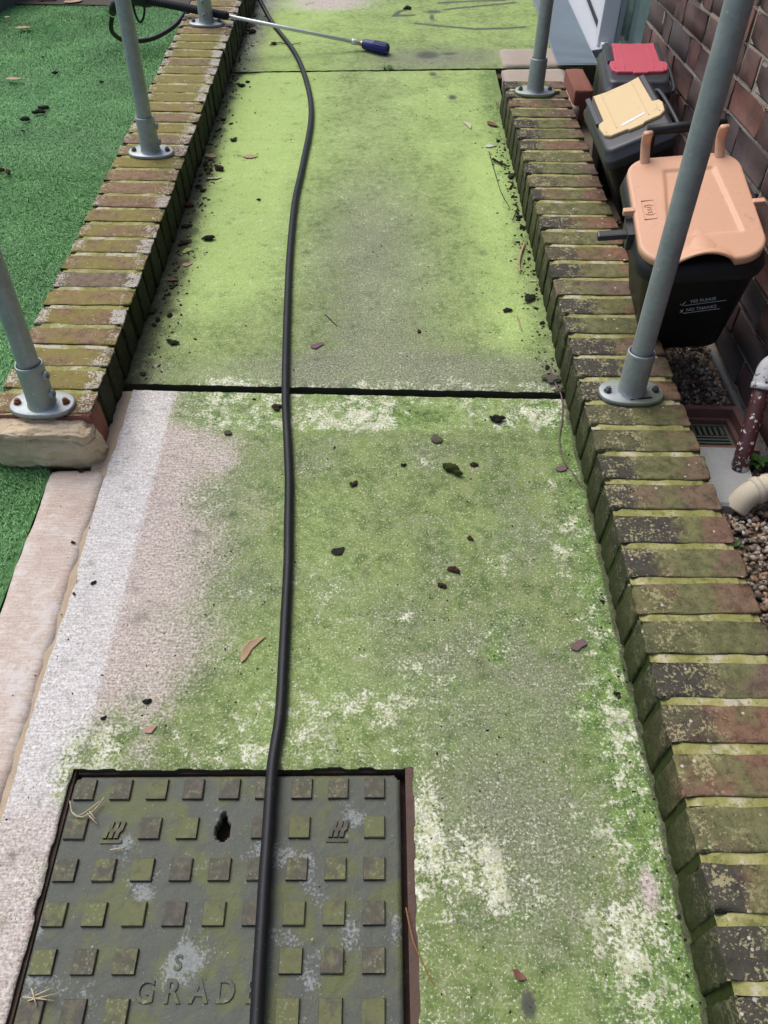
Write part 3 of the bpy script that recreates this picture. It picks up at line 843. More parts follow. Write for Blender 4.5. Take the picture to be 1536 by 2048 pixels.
# artificial turf blades
def turf():
    def pick(n, y0, y1):
        y = RNG.uniform(y0, y1, n); x = RNG.uniform(-3.2, -0.68, n)
        lm = np.where(y < 1.27, -0.706 - 0.0138 * y, -0.828)
        k = (x > -(0.36 * y + 0.62)) & (x < lm + RNG.uniform(-0.004, 0.010, n))
        return x[k], y[k]
    P = [pick(170000, 0.3, 1.5), pick(240000, 1.5, 3.0), pick(190000, 3.0, 5.26)]
    x = np.concatenate([p[0] for p in P]); y = np.concatenate([p[1] for p in P])
    sc = np.concatenate([np.full(len(P[0][0]), 1.0), np.full(len(P[1][0]), 1.0), np.full(len(P[2][0]), 1.15)])
    n = len(x); z = lawn_z(y)
    fl = fbm(x, y, 3.2, 3, 91)                       # trodden patches lean together
    ang = RNG.uniform(0, 2 * np.pi, n) * 0.65 + 7 * fbm(x, y, 1.6, 2, 17)
    lean = RNG.uniform(0.45, 1.35, n) * (0.7 + 0.7 * fl)
    L = RNG.uniform(0.012, 0.022, n) * (1.15 - 0.45 * fl); w = RNG.uniform(0.0007, 0.0012, n) * sc
    dx, dy = np.cos(ang), np.sin(ang); px, py = -dy, dx
    V = np.empty((n, 5, 3))
    for i, (t, s) in enumerate(((0, 1), (0, -1), (0.55, 0.9), (0.55, -0.9))):
        a = lean * t * 0.6
        V[:, i, 0] = x + dx * L * t * np.sin(a) + px * w * s
        V[:, i, 1] = y + dy * L * t * np.sin(a) + py * w * s
        V[:, i, 2] = z - 0.002 + L * t * np.cos(a)
    V[:, 4, 0] = x + dx * L * np.sin(lean * 1.15); V[:, 4, 1] = y + dy * L * np.sin(lean * 1.15); V[:, 4, 2] = z - 0.002 + L * np.cos(lean * 1.0)
    b = (np.arange(n) * 5)[:, None]
    tri = np.concatenate([b + np.array([0, 1, 3]), b + np.array([0, 3, 2]), b + np.array([2, 3, 4])], 1).reshape(-1, 3)
    me = bpy.data.meshes.new("turf")
    me.vertices.add(n * 5); me.vertices.foreach_set("co", V.reshape(-1).astype(np.float32))
    m = len(tri)
    me.loops.add(m * 3); me.loops.foreach_set("vertex_index", tri.reshape(-1).astype(np.int32))
    me.polygons.add(m); me.polygons.foreach_set("loop_start", (np.arange(m) * 3).astype(np.int32))
    me.update(); me.validate()
    tone = RNG.random(n)
    c0 = np.array([0.190, 0.450, 0.155]); c1 = np.array([0.270, 0.560, 0.225]); c2 = np.array([0.380, 0.640, 0.300])
    k = (tone[:, None] < 0.55) * 1.0
    c = k * (c0 + (c1 - c0) * RNG.random(n)[:, None]) + (1 - k) * (c1 + (c2 - c1) * RNG.random(n)[:, None] ** 2)
    c *= (0.55 + 0.65 * fbm(x, y, 5.0, 3, 23))[:, None]
    c = np.repeat(c, 5, 0)
    at = me.attributes.new("tint", 'FLOAT_COLOR', 'POINT')
    at.data.foreach_set("color", np.concatenate([c, np.ones((n * 5, 1))], 1).astype(np.float32).ravel())
    o = mesh_obj("turf", me, M['turf'])
    tag(o, "short bright green artificial turf left of the path", "turf", kind="stuff")
turf()

# ================================================================== BRICKS
def brick_mesh(name, L, W, H, cuts, rad, amp, seed, chip=0.0):
    bm = bmesh.new()
    bmesh.ops.create_cube(bm, size=1.0)
    bmesh.ops.subdivide_edges(bm, edges=list(bm.edges), cuts=cuts, use_grid_fill=True)
    rg = np.random.default_rng(seed)
    ch = [(sx, sy, sz) for sx in (-1, 1) for sy in (-1, 1) for sz in (-1, 1)]
    cr = {c: rg.random() for c in ch}
    for v in bm.verts:
        p = Vector((v.co.x * L, v.co.y * W, v.co.z * H))
        # pull subdivision rows out towards the arrises
        for i, s in enumerate((L, W, H)):
            q = abs(p[i] / (s / 2)); nq = int(round(q * (cuts + 1) / 2.0 * 2)) / (cuts + 1.0)
            if q < 0.999:
                top = (cuts - 1.0) / (cuts + 1.0)
                q = (s / 2 - rad * 1.15) / (s / 2) * (q / top if top > 0 else 0.0)
            p[i] = math.copysign(min(q, 1.0), p[i]) * s / 2
        h = Vector((L / 2, W / 2, H / 2))
        r = rad
        c = Vector([max(-h[i] + r, min(h[i] - r, p[i])) for i in range(3)])
        d = p - c
        if d.length > 1e-9:
            p = c + d.normalized() * min(d.length, r)
        near = sum(1 for i in range(3) if abs(abs(p[i]) - h[i]) < rad * 1.2)
        a = amp * (0.45 + 1.5 * max(0, near - 1))
        p += Vector((rg.uniform(-a, a), rg.uniform(-a, a), rg.uniform(-a, a) * 0.7))
        if near == 3 and chip:
            k = cr[(1 if p.x > 0 else -1, 1 if p.y > 0 else -1, 1 if p.z > 0 else -1)]
            if k > 0.55:
                p *= 1.0 - chip * (k - 0.55) * 2
        v.co = p
    me = bpy.data.meshes.new(name)
    bm.normal_update(); bm.to_mesh(me); bm.free()
    me.polygons.foreach_set("use_smooth", [True] * len(me.polygons))
    return me

cop = [brick_mesh("brick", 0.207, 0.0605, 0.112, 7, 0.0026, 0.0009, 100 + k, 0.03) for k in range(7)]
def coping_wall(mw, mat, mort, k0, k1, x0, x1, label, seed, mz=0.1028):
    w = empty("garden_wall", mw, label, "wall")
    rg = random.Random(seed)
    meshes = [m.copy() for m in cop]
    for m in meshes: m.materials.append(mat)
    for k in range(k0, k1 + 1):
        o = bpy.data.objects.new("brick", rg.choice(meshes))
        b = Matrix.Translation(((x0 + x1) / 2 + rg.uniform(-0.0018, 0.0018), 0.075 * k - 0.0325 + rg.uniform(-0.0015, 0.0015), 0.0495 + rg.uniform(-0.0009, 0.0009)))
        b = b @ Matrix.Rotation(rg.uniform(-0.012, 0.012), 4, 'Z') @ Matrix.Rotation(rg.uniform(-0.01, 0.01), 4, 'X') @ Matrix.Rotation(rg.choice((0.0, math.pi)) if False else 0.0, 4, 'Z')
        link(o, w, b)
    # mortar between the bricks: rough bed a little below the brick tops
    xs = np.linspace(x0 + 0.0038, x1 - 0.0038, 26); ys = np.arange(0.075 * k0 - 0.068, 0.075 * k1 - 0.004, 0.0075)
    X, Y = np.meshgrid(xs, ys)
    Zt = mz + 0.0026 * (fbm(X, Y, 40, 3, seed) - 0.5) - 0.004 * (np.abs(X - (x0 + x1) / 2) > (x1 - x0) / 2 - 0.012)
    nr, nu = X.shape; ix = np.arange(nr * nu).reshape(nr, nu)
    vv = np.stack([X.ravel(), Y.ravel(), Zt.ravel()], -1).tolist()
    fc = np.stack([ix[:-1, :-1], ix[:-1, 1:], ix[1:, 1:], ix[1:, :-1]], -1).reshape(-1, 4).tolist()
    bd = list(ix[0, :]) + list(ix[1:, -1]) + list(ix[-1, -2::-1]) + list(ix[-2:0:-1, 0]); b0 = len(vv)
    for i in bd: vv.append((vv[i][0], vv[i][1], -0.02))
    n = len(bd)
    for k in range(n): fc.append((bd[(k + 1) % n], bd[k], b0 + k, b0 + (k + 1) % n))
    mesh_obj("mortar", pd_mesh("mortar", vv, fc), mort, w, Matrix.Identity(4), False)
    return w

rw = coping_wall(RWALL, M['brickR'], M['mortarR'], -6, 36, 0.0, 0.207, "low mossy brick wall right of the path beside the bins", 3)
box_obj("footing", 0.006, 0.200, -0.51, 2.69, -0.16, -0.012, M['hmortar'], rw, Matrix.Identity(4))
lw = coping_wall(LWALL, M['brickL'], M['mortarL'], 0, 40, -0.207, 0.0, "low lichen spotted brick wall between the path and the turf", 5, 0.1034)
box_obj("footing", -0.200, -0.004, -0.05, 2.98, -0.30, -0.012, M['stone'], lw, Matrix.Identity(4))
# clean red brick at its near end, then a rough sandy end block
me = brick_mesh("end_brick", 0.212, 0.062, 0.125, 5, 0.004, 0.0008, 300)
tag(mesh_obj("end_brick", me, M['redbrick'], lw, Matrix.Translation((-0.105, -0.038, 0.042))), "clean red brick at the near end of the wall")
def end_block():
    bm = bmesh.new()
    bmesh.ops.create_cube(bm, size=1.0)
    bmesh.ops.subdivide_edges(bm, edges=list(bm.edges), cuts=26, use_grid_fill=True)
    L, Wd, H = 0.232, 0.050, 0.115
    for v in bm.verts:
        x, y, z = v.co.x, v.co.y, v.co.z
        a = np.array([x * 3 + 5]); b = np.array([z * 2 + y])
        n = float(fbm(a, b, 2.2, 4, 3)[0]) - 0.5
        n2 = float(fbm(a, b, 9.0, 3, 8)[0]) - 0.5
        front = max(0.0, -y * 2)
        ck = z - (0.27 + 0.10 * float(fbm(a, a * 0, 2.5, 3, 21)[0]))          # crack under the top crust
        crack = 0.014 * math.exp(-(ck / 0.028) ** 2) * (1.0 if n2 > -0.10 else 0.15)
        prof = 0.005 * math.cos((z + 0.05) * 5.0) - crack - 0.014 * max(0.0, -z - 0.30) * 4 + 0.006 * (z > 0.36)
        end = 0.016 * max(0.0, abs(x) - 0.40) / 0.10
        v.co = Vector((x * L + 0.016 * n * (abs(x) > 0.45) - 0.012 * (abs(x) > 0.45) * (x > 0) * z, y * Wd - front * (prof - end + 0.014 * n + 0.014 * n2), z * H + (0.010 * n + 0.010 * n2) * (abs(z) > 0.45) - 0.010 * (abs(x) > 0.4) * (z > 0.3)))
    return bm
tag(bm_obj("end_block", end_block(), M['stone'], lw, Matrix.Translation((-0.108, -0.092, 0.036)), True), "rough cracked sandy mortar block closing the wall end")

# lone red brick and soil at the far end of the right wall
t = mesh_obj("loose_brick", brick_mesh("loose_brick", 0.068, 0.200, 0.10, 4, 0.005, 0.001, 310), M['redbrick'], None, RAMP @ Matrix.Translation((0.298, 2.845, 0.0)) @ Matrix.Rotation(0.02, 4, 'Z'))
tag(t, "single reddish brick lying at far end of right wall by the charcoal bins", "brick")

# ================================================================== HOUSE
house = empty("house", HOUSE, "brick house wall on the right with white framed patio door", "house")
HZ0 = ZC - 1.022; CP = 0.0735
def hb_mesh(L, seed):
    m = brick_mesh("brick", 0.10, L, 0.0648, 3, 0.0018, 0.0009, seed)
    m.materials.append(M['hbrick']); return m
HB = {L: [hb_mesh(L, int(L * 1000) + k) for k in range(4)] for L in (0.215, 0.1025, 0.16, 0.06)}
rg = random.Random(11)
T_END = 3.135
far_parts = []
for c in range(0, 36):
    z = HZ0 + CP * c + 0.032
    y = T_END
    first = True
    seq = c % 2
    while y > -1.6:
        if first and seq: L = 0.1025; first = False
        elif first: L = 0.215; first = False
        else:
            L = 0.215 if (int(round((T_END - y) * 100)) + c) % 3 or True else 0.1025
            seq2 = getattr(house, "x", 0)
            L = 0.215 if nxt else 0.1025
        nxt = (L == 0.1025)
        yc = y - L / 2
        vis = (c < 13 and yc > 0.75)
        b = Matrix.Translation((0.05 + rg.uniform(-0.0025, 0.0025), yc, z + rg.uniform(-0.0015, 0.0015))) @ Matrix.Rotation(rg.uniform(-0.006, 0.006), 4, 'X')
        if vis:
            link(bpy.data.objects.new("brick", rg.choice(HB[L])), house, b)
        else:
            far_parts.append((yc, z, L))
        y -= L + 0.0100
bm = bmesh.new()
for yc, z, L in far_parts:
    add_box(bm, 0.0, 0.1, yc - L / 2, yc + L / 2, z - 0.031, z + 0.031)
# wall over the patio door
y = 5.6
for c in range(30, 36):
    y = 5.6 - (0.11 if c % 2 else 0)
    while y > T_END + 0.012:
        l = min(0.215, y - T_END - 0.012)
        add_box(bm, 0.0, 0.1, y - l, y, HZ0 + CP * c + 0.001, HZ0 + CP * c + 0.063); y -= l + 0.0115
tag(bm_obj("brickwork", bm, M['hbrick'], house, Matrix.Identity(4)), kind="stuff")
bm = bmesh.new()
add_box(bm, 0.0036, 0.25, -1.6, T_END - 0.004, HZ0 - 0.25, HZ0 + CP * 36)
add_box(bm, 0.0036, 0.25, T_END, 5.6, HZ0 + CP * 30, HZ0 + CP * 36)
bm_obj("mortar", bm, M['hmortar'], house, Matrix.Identity(4))
# render plinth at the foot of the wall
bm = bmesh.new()
add_box(bm, -0.010, 0.05, 0.4, 2.4, HZ0 - 0.2, HZ0 - 0.016)
bevel_all(bm, 0.006)
bm_obj("plinth", bm, m_speck("damp_plinth", (0.075, 0.075, 0.075), (0.165, 0.160, 0.155), 30), house, Matrix.Identity(4))

# patio door: side light, frame post, leaf, sill
t = NT("window_glass")
gl = t.n("ShaderNodeBsdfGlass"); gl.inputs["Color"].default_value = (0.86, 0.92, 0.92, 1); gl.inputs["Roughness"].default_value = 0.03; gl.inputs["IOR"].default_value = 1.45
t.t.links.new(gl.outputs[0], t.out.inputs[0]); t.t.nodes.remove(t.b)
M['glass'] = t.m
sz = ZC - 0.765
dr = bpy.data.objects.new("patio_door", None); link(dr, house, Matrix.Identity(4))
DT = Matrix.Translation((0, 3.6, sz)) @ Matrix.Rotation(math.radians(6.4), 4, 'X') @ Matrix.Translation((0, -3.6, -sz))
box_obj("side_pane", 0.030, 0.036, T_END + 0.002, 3.62, sz + 0.02, sz + 2.0, M['glass'], dr, Matrix.Identity(4))
box_obj("frame_post", -0.062, 0.004, 3.600, 3.665, sz, sz + 2.0, M['white'], dr, Matrix.Identity(4), 0.004)
box_obj("glazing_bead", 0.0045, 0.026, 3.606, 3.640, sz + 0.01, sz + 2.0, M['sill'], dr, Matrix.Identity(4), 0.003)
box_obj("bottom_rail", -0.030, 0.025, 3.667, 5.5, sz + 0.012, sz + 0.12, M['white'], dr, DT, 0.004)
box_obj("door_pane", -0.004, 0.002, 3.667, 5.5, sz + 0.12, sz + 2.0, M['glass'], dr, Matrix.Identity(4))
box_obj("gasket", -0.036, -0.031, 3.667, 5.5, sz + 0.008, sz + 0.024, M['black_rubber'], dr, DT)
bm = bmesh.new()
loops_solid(bm, [[(-0.125, y, sz - 0.030), (0.03, y, sz - 0.030), (0.03, y, sz + 0.006), (-0.04, y, sz + 0.004), (-0.118, y, sz - 0.010), (-0.125, y, sz - 0.014)] for y in (3.575, 5.5)])
bm_obj("sill", bm, M['sill'], dr, DT)
box_obj("end_cap", -0.05, -0.02, 3.560, 3.598, sz + 0.0, sz + 0.020, M['white'], dr, Matrix.Identity(4), 0.003)
# room behind the glass: a pleated pale curtain and a dark back
bm = bmesh.new()
N = 160
pr = [(0.085 + 0.016 * math.sin(k * 0.9) + 0.008 * math.sin(k * 0.37), T_END + 0.02 + k * (2.3 / N)) for k in range(N + 1)]
lo_ = [bm.verts.new((x, y, sz)) for x, y in pr]; hi_ = [bm.verts.new((x, y, sz + 2.0)) for x, y in pr]
for k in range(N): bm.faces.new((lo_[k], lo_[k + 1], hi_[k + 1], hi_[k]))
bm_obj("curtain", bm, simple_mat("sage_curtain", (0.55, 0.62, 0.50), 0.9, 0.25, 12, 0.1), dr, Matrix.Identity(4), True)
box_obj("back_wall", 0.60, 0.65, T_END - 0.3, 5.8, HZ0 - 0.2, HZ0 + CP * 36, M['hmortar'], house, Matrix.Identity(4))

# ribbed grey rubber mat at the threshold
def ribbed_mat():
    bm = bmesh.new()
    u0, u1 = 0.262, 0.418; v0, v1 = 3.092, 4.35
    add_box(bm, u0, u1, v0, v1, 0.007, 0.010)
    v = v0 + 0.006
    while v < v1 - 0.008:
        add_box(bm, u0 + 0.003, u1 - 0.003, v, v + 0.006, 0.0098, 0.0125)
        v += 0.0115
    return bm
# the ribs are moulded in one piece with the sheet
tag(bm_obj("threshold_mat", ribbed_mat(), M['mat_grey'], None, RAMP), "blue grey ribbed rubber strip in front of the patio door", "mat")

# dark planter corner and far leaves at the end of the turf
pl = empty("planter", Matrix.Translation((-2.42, 5.35, float(lawn_z(np.array(5.2)))) ) @ Matrix.Rotation(math.radians(-9), 4, 'Z'), "dark grey planter box at the far corner of the turf", "planter")
for k in range(3):
    box_obj("board", -0.25, 0.25, -0.60, -0.57, 0.0 + 0.098 * k, 0.094 + 0.098 * k, simple_mat("dark_grey_board", (0.045, 0.052, 0.050), 0.7, 0.2, 30, 0.3), pl, Matrix.Identity(4), 0.003)
    box_obj("board", 0.22, 0.25, -0.566, 0.6, 0.0 + 0.098 * k, 0.094 + 0.098 * k, bpy.data.materials["dark_grey_board"], pl, Matrix.Identity(4), 0.003)
box_obj("soil", -0.25, 0.215, -0.566, 0.6, 0.0, 0.24, M['soil'], pl, Matrix.Identity(4))

# ================================================================== GRAVEL STRIP
GZ = ZC - 1.045
def gravel_z(y):
    return GZ + np.where(y > 1.62, 0.105 * (y - 1.62), 0.0)
xs = np.array([0.55, 0.60, 0.655, 0.6725, 0.7975, 0.82, 0.9, 1.0]); ys = np.array([-1.2, -0.5, 0.2, 0.7, 1.0, 1.309, 1.461, 1.62, 2.0, 2.6, 3.3])
X, Y = np.meshgrid(xs, ys); Z = gravel_z(Y) - 0.008
nr, nu = X.shape; ix = np.arange(nr * nu).reshape(nr, nu)
tag(mesh_obj("gravel_bed", pd_mesh("gravel_bed", np.stack([X.ravel(), Y.ravel(), Z.ravel()], -1).tolist(), [f for r_ in range(10) for c_ in range(7) if not (r_ == 5 and c_ == 3) for f in [(int(ix[r_, c_]), int(ix[r_, c_ + 1]), int(ix[r_ + 1, c_ + 1]), int(ix[r_ + 1, c_]))]]), M['gravelbase'], None, None, True), kind="structure")

def pebbles():
    bm = bmesh.new(); bmesh.ops.create_icosphere(bm, subdivisions=1, radius=1.0)
    bv = np.array([v.co for v in bm.verts]); bf = np.array([[v.index for v in f.verts] for f in bm.faces]); bm.free()
    var = []
    for k in range(14):
        d = bv * (1 + RNG.uniform(-0.26, 0.26, (len(bv), 1)))
        cut = RNG.normal(size=3); cut /= np.linalg.norm(cut)
        dd = d @ cut; d = d - np.clip(dd - 0.55, 0, None)[:, None] * cut
        var.append(d)
    n = 8600
    y = RNG.uniform(0.45, 2.35, n); x = RNG.uniform(0.58, 0.90, n)
    hx = 0.7700 + 0.0354 * y - 0.016; wx = 0.6325 - 0.0138 * (y - 0.29)
    k = (x < hx) & (x > wx - 0.01)
    k &= ~((x > 0.652) & (x < 0.81) & (y > 1.305) & (y < 1.470))        # gully
    k &= ~((x > 0.64) & (x < 0.765) & (y > 1.135) & (y < 1.31))         # concrete apron
    x = x[k]; y = y[k]; n = len(x)
    s = RNG.uniform(0.0026, 0.0075, n) * np.where(RNG.random(n) < 0.12, 1.5, 1.0)
    s *= np.where(y > 1.45, 0.92, 1.0)
    z = gravel_z(y) + RNG.uniform(-0.004, 0.008, n)
    nv = len(bv); V = np.empty((n, nv, 3))
    cols = np.array([(0.34, 0.24, 0.15), (0.42, 0.34, 0.26), (0.26, 0.17, 0.11), (0.16, 0.145, 0.135), (0.52, 0.44, 0.36), (0.36, 0.22, 0.13), (0.10, 0.09, 0.085), (0.60, 0.54, 0.47), (0.30, 0.26, 0.22), (0.22, 0.115, 0.085)])
    pr = np.array([.14, .13, .13, .13, .08, .11, .09, .05, .08, .06])
    ci = RNG.choice(len(cols), n, p=pr)
    c = cols[ci] * RNG.uniform(0.75, 1.15, (n, 1)) * np.where(y > 1.45, 1.05, 1.0)[:, None]
    vi = RNG.integers(0, len(var), n)
    for k in range(n):
        q = RNG.normal(size=4); q /= np.linalg.norm(q); a, b, c_, d = q
        Rm = np.array([[1 - 2 * (c_ * c_ + d * d), 2 * (b * c_ - a * d), 2 * (b * d + a * c_)], [2 * (b * c_ + a * d), 1 - 2 * (b * b + d * d), 2 * (c_ * d - a * b)], [2 * (b * d - a * c_), 2 * (c_ * d + a * b), 1 - 2 * (b * b + c_ * c_)]])
        sh = np.array([1.25, 0.95, 0.68]) * s[k]
        V[k] = (var[vi[k]] * sh) @ Rm.T + (x[k], y[k], z[k])
    F = (bf[None] + (np.arange(n) * nv)[:, None, None]).reshape(-1, 3)
    me = bpy.data.meshes.new("gravel"); m = len(F)
    me.vertices.add(n * nv); me.vertices.foreach_set("co", V.reshape(-1).astype(np.float32))
    me.loops.add(m * 3); me.loops.foreach_set("vertex_index", F.reshape(-1).astype(np.int32))
    me.polygons.add(m); me.polygons.foreach_set("loop_start", (np.arange(m) * 3).astype(np.int32))
    me.update(); me.validate()
    cc = np.repeat(c, nv, 0)
    at = me.attributes.new("tint", 'FLOAT_COLOR', 'POINT')
    at.data.foreach_set("color", np.concatenate([cc, np.ones((len(cc), 1))], 1).astype(np.float32).ravel())
    tag(mesh_obj("gravel", me, M['pebble']), "loose brown and cream gravel between the wall and house", "gravel", kind="stuff")
pebbles()

# ================================================================== HANDRAIL POSTS
def flange_outline(a, b, n=40):
    """oval foot: two round ends joined by slightly flattened sides"""
    out = []
    for k in range(n):
        t = 2 * math.pi * k / n
        c, s = math.cos(t), math.sin(t)
        out.append((math.copysign(abs(c) ** 0.80, c) * a, math.copysign(abs(s) ** 0.86, s) * b))
    return out

def post_parts(root, slope, mats, screw_dir, rust, height=1.12):
    """root sits upright on the coping; the foot plate follows the slope"""
    tilt = Matrix.Rotation(slope, 4, 'X')
    bm = bmesh.new(); ol = flange_outline(0.0675, 0.039)
    loops_solid(bm, [[(x * s, y * s, z) for x, y in ol] for s, z in ((1.0, 0.0), (1.0, 0.006), (0.985, 0.0085), (0.95, 0.0095), (0.5, 0.011))])
    fl = bm_obj("foot_plate", bm, mats[1], root, tilt, True)
    for sx in (-1, 1):
        bm = bmesh.new()
        lathe(bm, [(0.0, 0.0), (0.0095, 0.0), (0.0095, 0.0018), (0.0062, 0.002)], 16)
        lathe(bm, [(0.0072, 0.0018), (0.0072, 0.0085), (0.0060, 0.0095), (0.0, 0.0095)], 6)
        lathe(bm, [(0.0038, 0.009), (0.0038, 0.0125), (0.0, 0.013)], 12)
        bm_obj("bolt", bm, M['boltrust'] if rust else M['bolt'], fl, Matrix.Translation((sx * 0.0495, 0.002 * sx, 0.0085)))
    bm = bmesh.new()
    lathe(bm, [(0.033, 0.006), (0.0300, 0.010), (0.0284, 0.018), (0.0278, 0.040), (0.0276, 0.100), (0.0272, 0.1035), (0.0255, 0.1045), (0.0240, 0.1035), (0.0238, 0.090)], 40)
    so = bm_obj("socket", bm, mats[2], root, Matrix.Identity(4), True)
    if screw_dir is not None:
        for z in (0.034, 0.078):
            bm = bmesh.new()
            lathe(bm, [(0.0095, -0.003), (0.0095, 0.0045), (0.0085, 0.006), (0.0052, 0.006), (0.0050, 0.0022), (0.0, 0.002)], 20)
            d = Vector(screw_dir).normalized()
            bm_obj("set_screw", bm, mats[2] if z > 0.05 else M['galv_flange'], so, Matrix.Translation(d * 0.0275 + Vector((0, 0, z))) @ d.to_track_quat('Z', 'Y').to_matrix().to_4x4(), True)
    bm = bmesh.new()
    lathe(bm, [(0.0, 0.02), (0.0212, 0.02)] + [(0.0212, 0.02 + (height - 0.02) * k / 12) for k in range(1, 13)] + [(0.0, height)], 40)
    bm_obj("tube", bm, mats[0], root, Matrix.Identity(4), True)

SL = math.radians(7.12); SR = math.radians(6.65)
for pos, sl, sc, rust, fm, lab in (
    ((-0.7184, 1.321, -0.9575), SL, (1, -0.15, 0), True, 'galv_flange', "galvanised handrail post with rusty bolts on the near end of left wall"),
    ((-0.7184, 2.4275, -0.8195), SL, (1, 0.1, 0), False, 'galv_flange', "middle galvanised post on the left wall in front of the turf"),
    ((-0.7186, 3.4801, -0.6880), SL, (0.1, -1, 0), False, 'galv_flange', "farthest galvanised post on the left wall in front of the black lance grip"),
    ((0.5136, 1.3503, -0.9265), SR, None, False, 'galv_green', "nearest galvanised post on the right wall in front of the peach lidded bin"),
    ((0.4871, 2.8598, -0.7505), SR, None, False, 'galv_green', "far galvanised post at the end of right wall near the ribbed mat")):
    r = empty("handrail_post", Matrix.Translation((pos[0], pos[1], pos[2] + ZC + 0.001)), lab, "post", "galvanised handrail posts")
    post_parts(r, sl, (M['galv'], M[fm], M['galv_flange'] if rust else M['galv_flange']), sc, rust)

# ================================================================== MANHOLE COVER
mh = empty("manhole_cover", RAMP @ Matrix.Translation((-0.6465, 0.005, 0.0)), "mossy cast iron manhole cover with square studs under the hose", "manhole cover")
def MT(u, v, w): return Matrix.Translation((u + 0.6465, v - 0.005, w))
# frame: rusty rim standing round the pit
bm = bmesh.new()
fu0, fu1, fv0, fv1 = -0.918, -0.3705, -0.315, 0.331
add_box(bm, fu1 - 0.0135, fu1, fv0, fv1, -0.06, -0.004); add_box(bm, fu0, fu0 + 0.0105, fv0, fv1, -0.06, -0.010)
add_box(bm, fu0 + 0.0125, fu1 - 0.0135, fv1 - 0.010, fv1, -0.06, -0.016); add_box(bm, fu0 + 0.0125, fu1 - 0.0135, fv0, fv0 + 0.010, -0.06, -0.004)
add_box(bm, fu0 + 0.0125, fu1 - 0.0135, fv0 + 0.010, fv1 - 0.010, -0.075, -0.055)
bm_obj("frame", bm, M['rust'], mh, MT(0, 0, 0))
# plate, with the key hole cut through
cu0, cu1, cv0, cv1 = -0.9045, -0.3925, -0.300, 0.3135
def plate():
    st = 0.0030
    us = np.arange(cu0, cu1 + 1e-6, st); vs = np.arange(cv0, cv1 + 1e-6, st)
    us[-1] = cu1; vs[-1] = cv1
    U, V = np.meshgrid(us, vs)
    W = -0.0065 + 0.0016 * (fbm(U, V, 30, 3, 51) - 0.5) + 0.0012 * (fbm(U, V, 90, 2, 52) - 0.5)
    du = np.minimum(U - cu0, cu1 - U); dv = np.minimum(V - cv0, cv1 - V)
    W = W - 0.0035 * (np.minimum(du, dv) < 0.003)
    ku, kv = -0.6610, 0.2300
    a = ((U - ku) / 0.0125) ** 2 + ((V - kv + 0.0005) / 0.0165) ** 2
    b = ((U - ku + 0.001) / 0.0065) ** 2 + ((V - kv - 0.0175) / 0.010) ** 2
    r = 0.020
    corner = np.hypot(np.maximum(r - du, 0), np.maximum(r - dv, 0)) > r
    nr, nu = U.shape; ix = np.arange(nr * nu).reshape(nr, nu)
    cm = lambda q: 0.25 * (q[:-1, :-1] + q[1:, :-1] + q[:-1, 1:] + q[1:, 1:])
    keep = ~((cm(a) < 1.0) | (cm(b) < 1.0) | (cm(corner.astype(float)) > 0.6))
    q = np.stack([ix[:-1, :-1], ix[:-1, 1:], ix[1:, 1:], ix[1:, :-1]], -1)[keep]
    ed = {}
    for f in q:
        for x, y in ((f[0], f[1]), (f[1], f[2]), (f[2], f[3]), (f[3], f[0])):
            if (y, x) in ed: del ed[(y, x)]
            else: ed[(x, y)] = 1
    vv = np.stack([U.ravel(), V.ravel(), W.ravel()], -1).tolist(); fc = [tuple(int(i) for i in f) for f in q]; low = {}
    for x, y in ed:
        for i in (x, y):
            if i not in low: low[i] = len(vv); p = vv[i]; vv.append((p[0], p[1], p[2] - 0.022))
        fc.append((int(y), int(x), low[x], low[y]))
    me = pd_mesh("plate", vv, fc)
    bm = bmesh.new(); bm.from_mesh(me)
    bmesh.ops.delete(bm, geom=[v for v in bm.verts if not v.link_faces], context='VERTS')
    bm.to_mesh(me); bm.free()
    return me
mesh_obj("plate", plate(), M['iron'], mh, MT(0, 0, 0), True)
# raised square studs
def stud_mesh(seed):
    rg = np.random.default_rng(seed); bm = bmesh.new()
    a = 0.0158; b = 0.0128
    lo = [(-a, -a), (a, -a), (a, a), (-a, a)]; 
    loops_solid(bm, [[(x, y, -0.002) for x, y in lo], [(x * 0.985, y * 0.985, 0.004) for x, y in lo], [(x * 0.93 + rg.uniform(-.0004, .0004), y * 0.93 + rg.uniform(-.0004, .0004), 0.0055) for x, y in lo]])
    me = bpy.data.meshes.new("stud"); bm.normal_update(); bm.to_mesh(me); bm.free(); me.materials.append(M['stud']); return me
SM = [stud_mesh(k) for k in range(4)]
colu = [-0.8835 + 0.0564 * k for k in range(9)]; rowv = [0.2915 - 0.0588 * k for k in range(10)]
for ri, v in enumerate(rowv):
    for ci, u in enumerate(colu):
        if ri == 1 and ci == 4: continue                       # key hole
        if ri in (4, 5, 6) and ci in (3, 4, 5): continue       # lettering panel
        if ri == 1 and ci in (1, 7):                           # zigzag grips instead of studs
            bm = bmesh.new()
            for k in range(3):
                x0 = -0.013 + 0.0085 * k
                pts = [(x0, -0.012), (x0 + 0.006, -0.012), (x0 + 0.0075, -0.004), (x0 + 0.0115, -0.001), (x0 + 0.014, 0.012), (x0 + 0.009, 0.012), (x0 + 0.006, 0.003), (x0 + 0.002, -0.001)]
                loops_solid(bm, [[(x, y, -0.002) for x, y in pts], [(x, y, 0.0042) for x, y in pts]])
            add_box(bm, -0.016, 0.016, -0.019, -0.0145, -0.002, 0.0022)
            bm_obj("zigzag_grip", bm, M['stud'], mh, MT(u, v - 0.002, -0.0065))
            continue
        link(bpy.data.objects.new("stud", SM[(ri * 5 + ci * 3) % 4]), mh, MT(u, v, -0.0065))

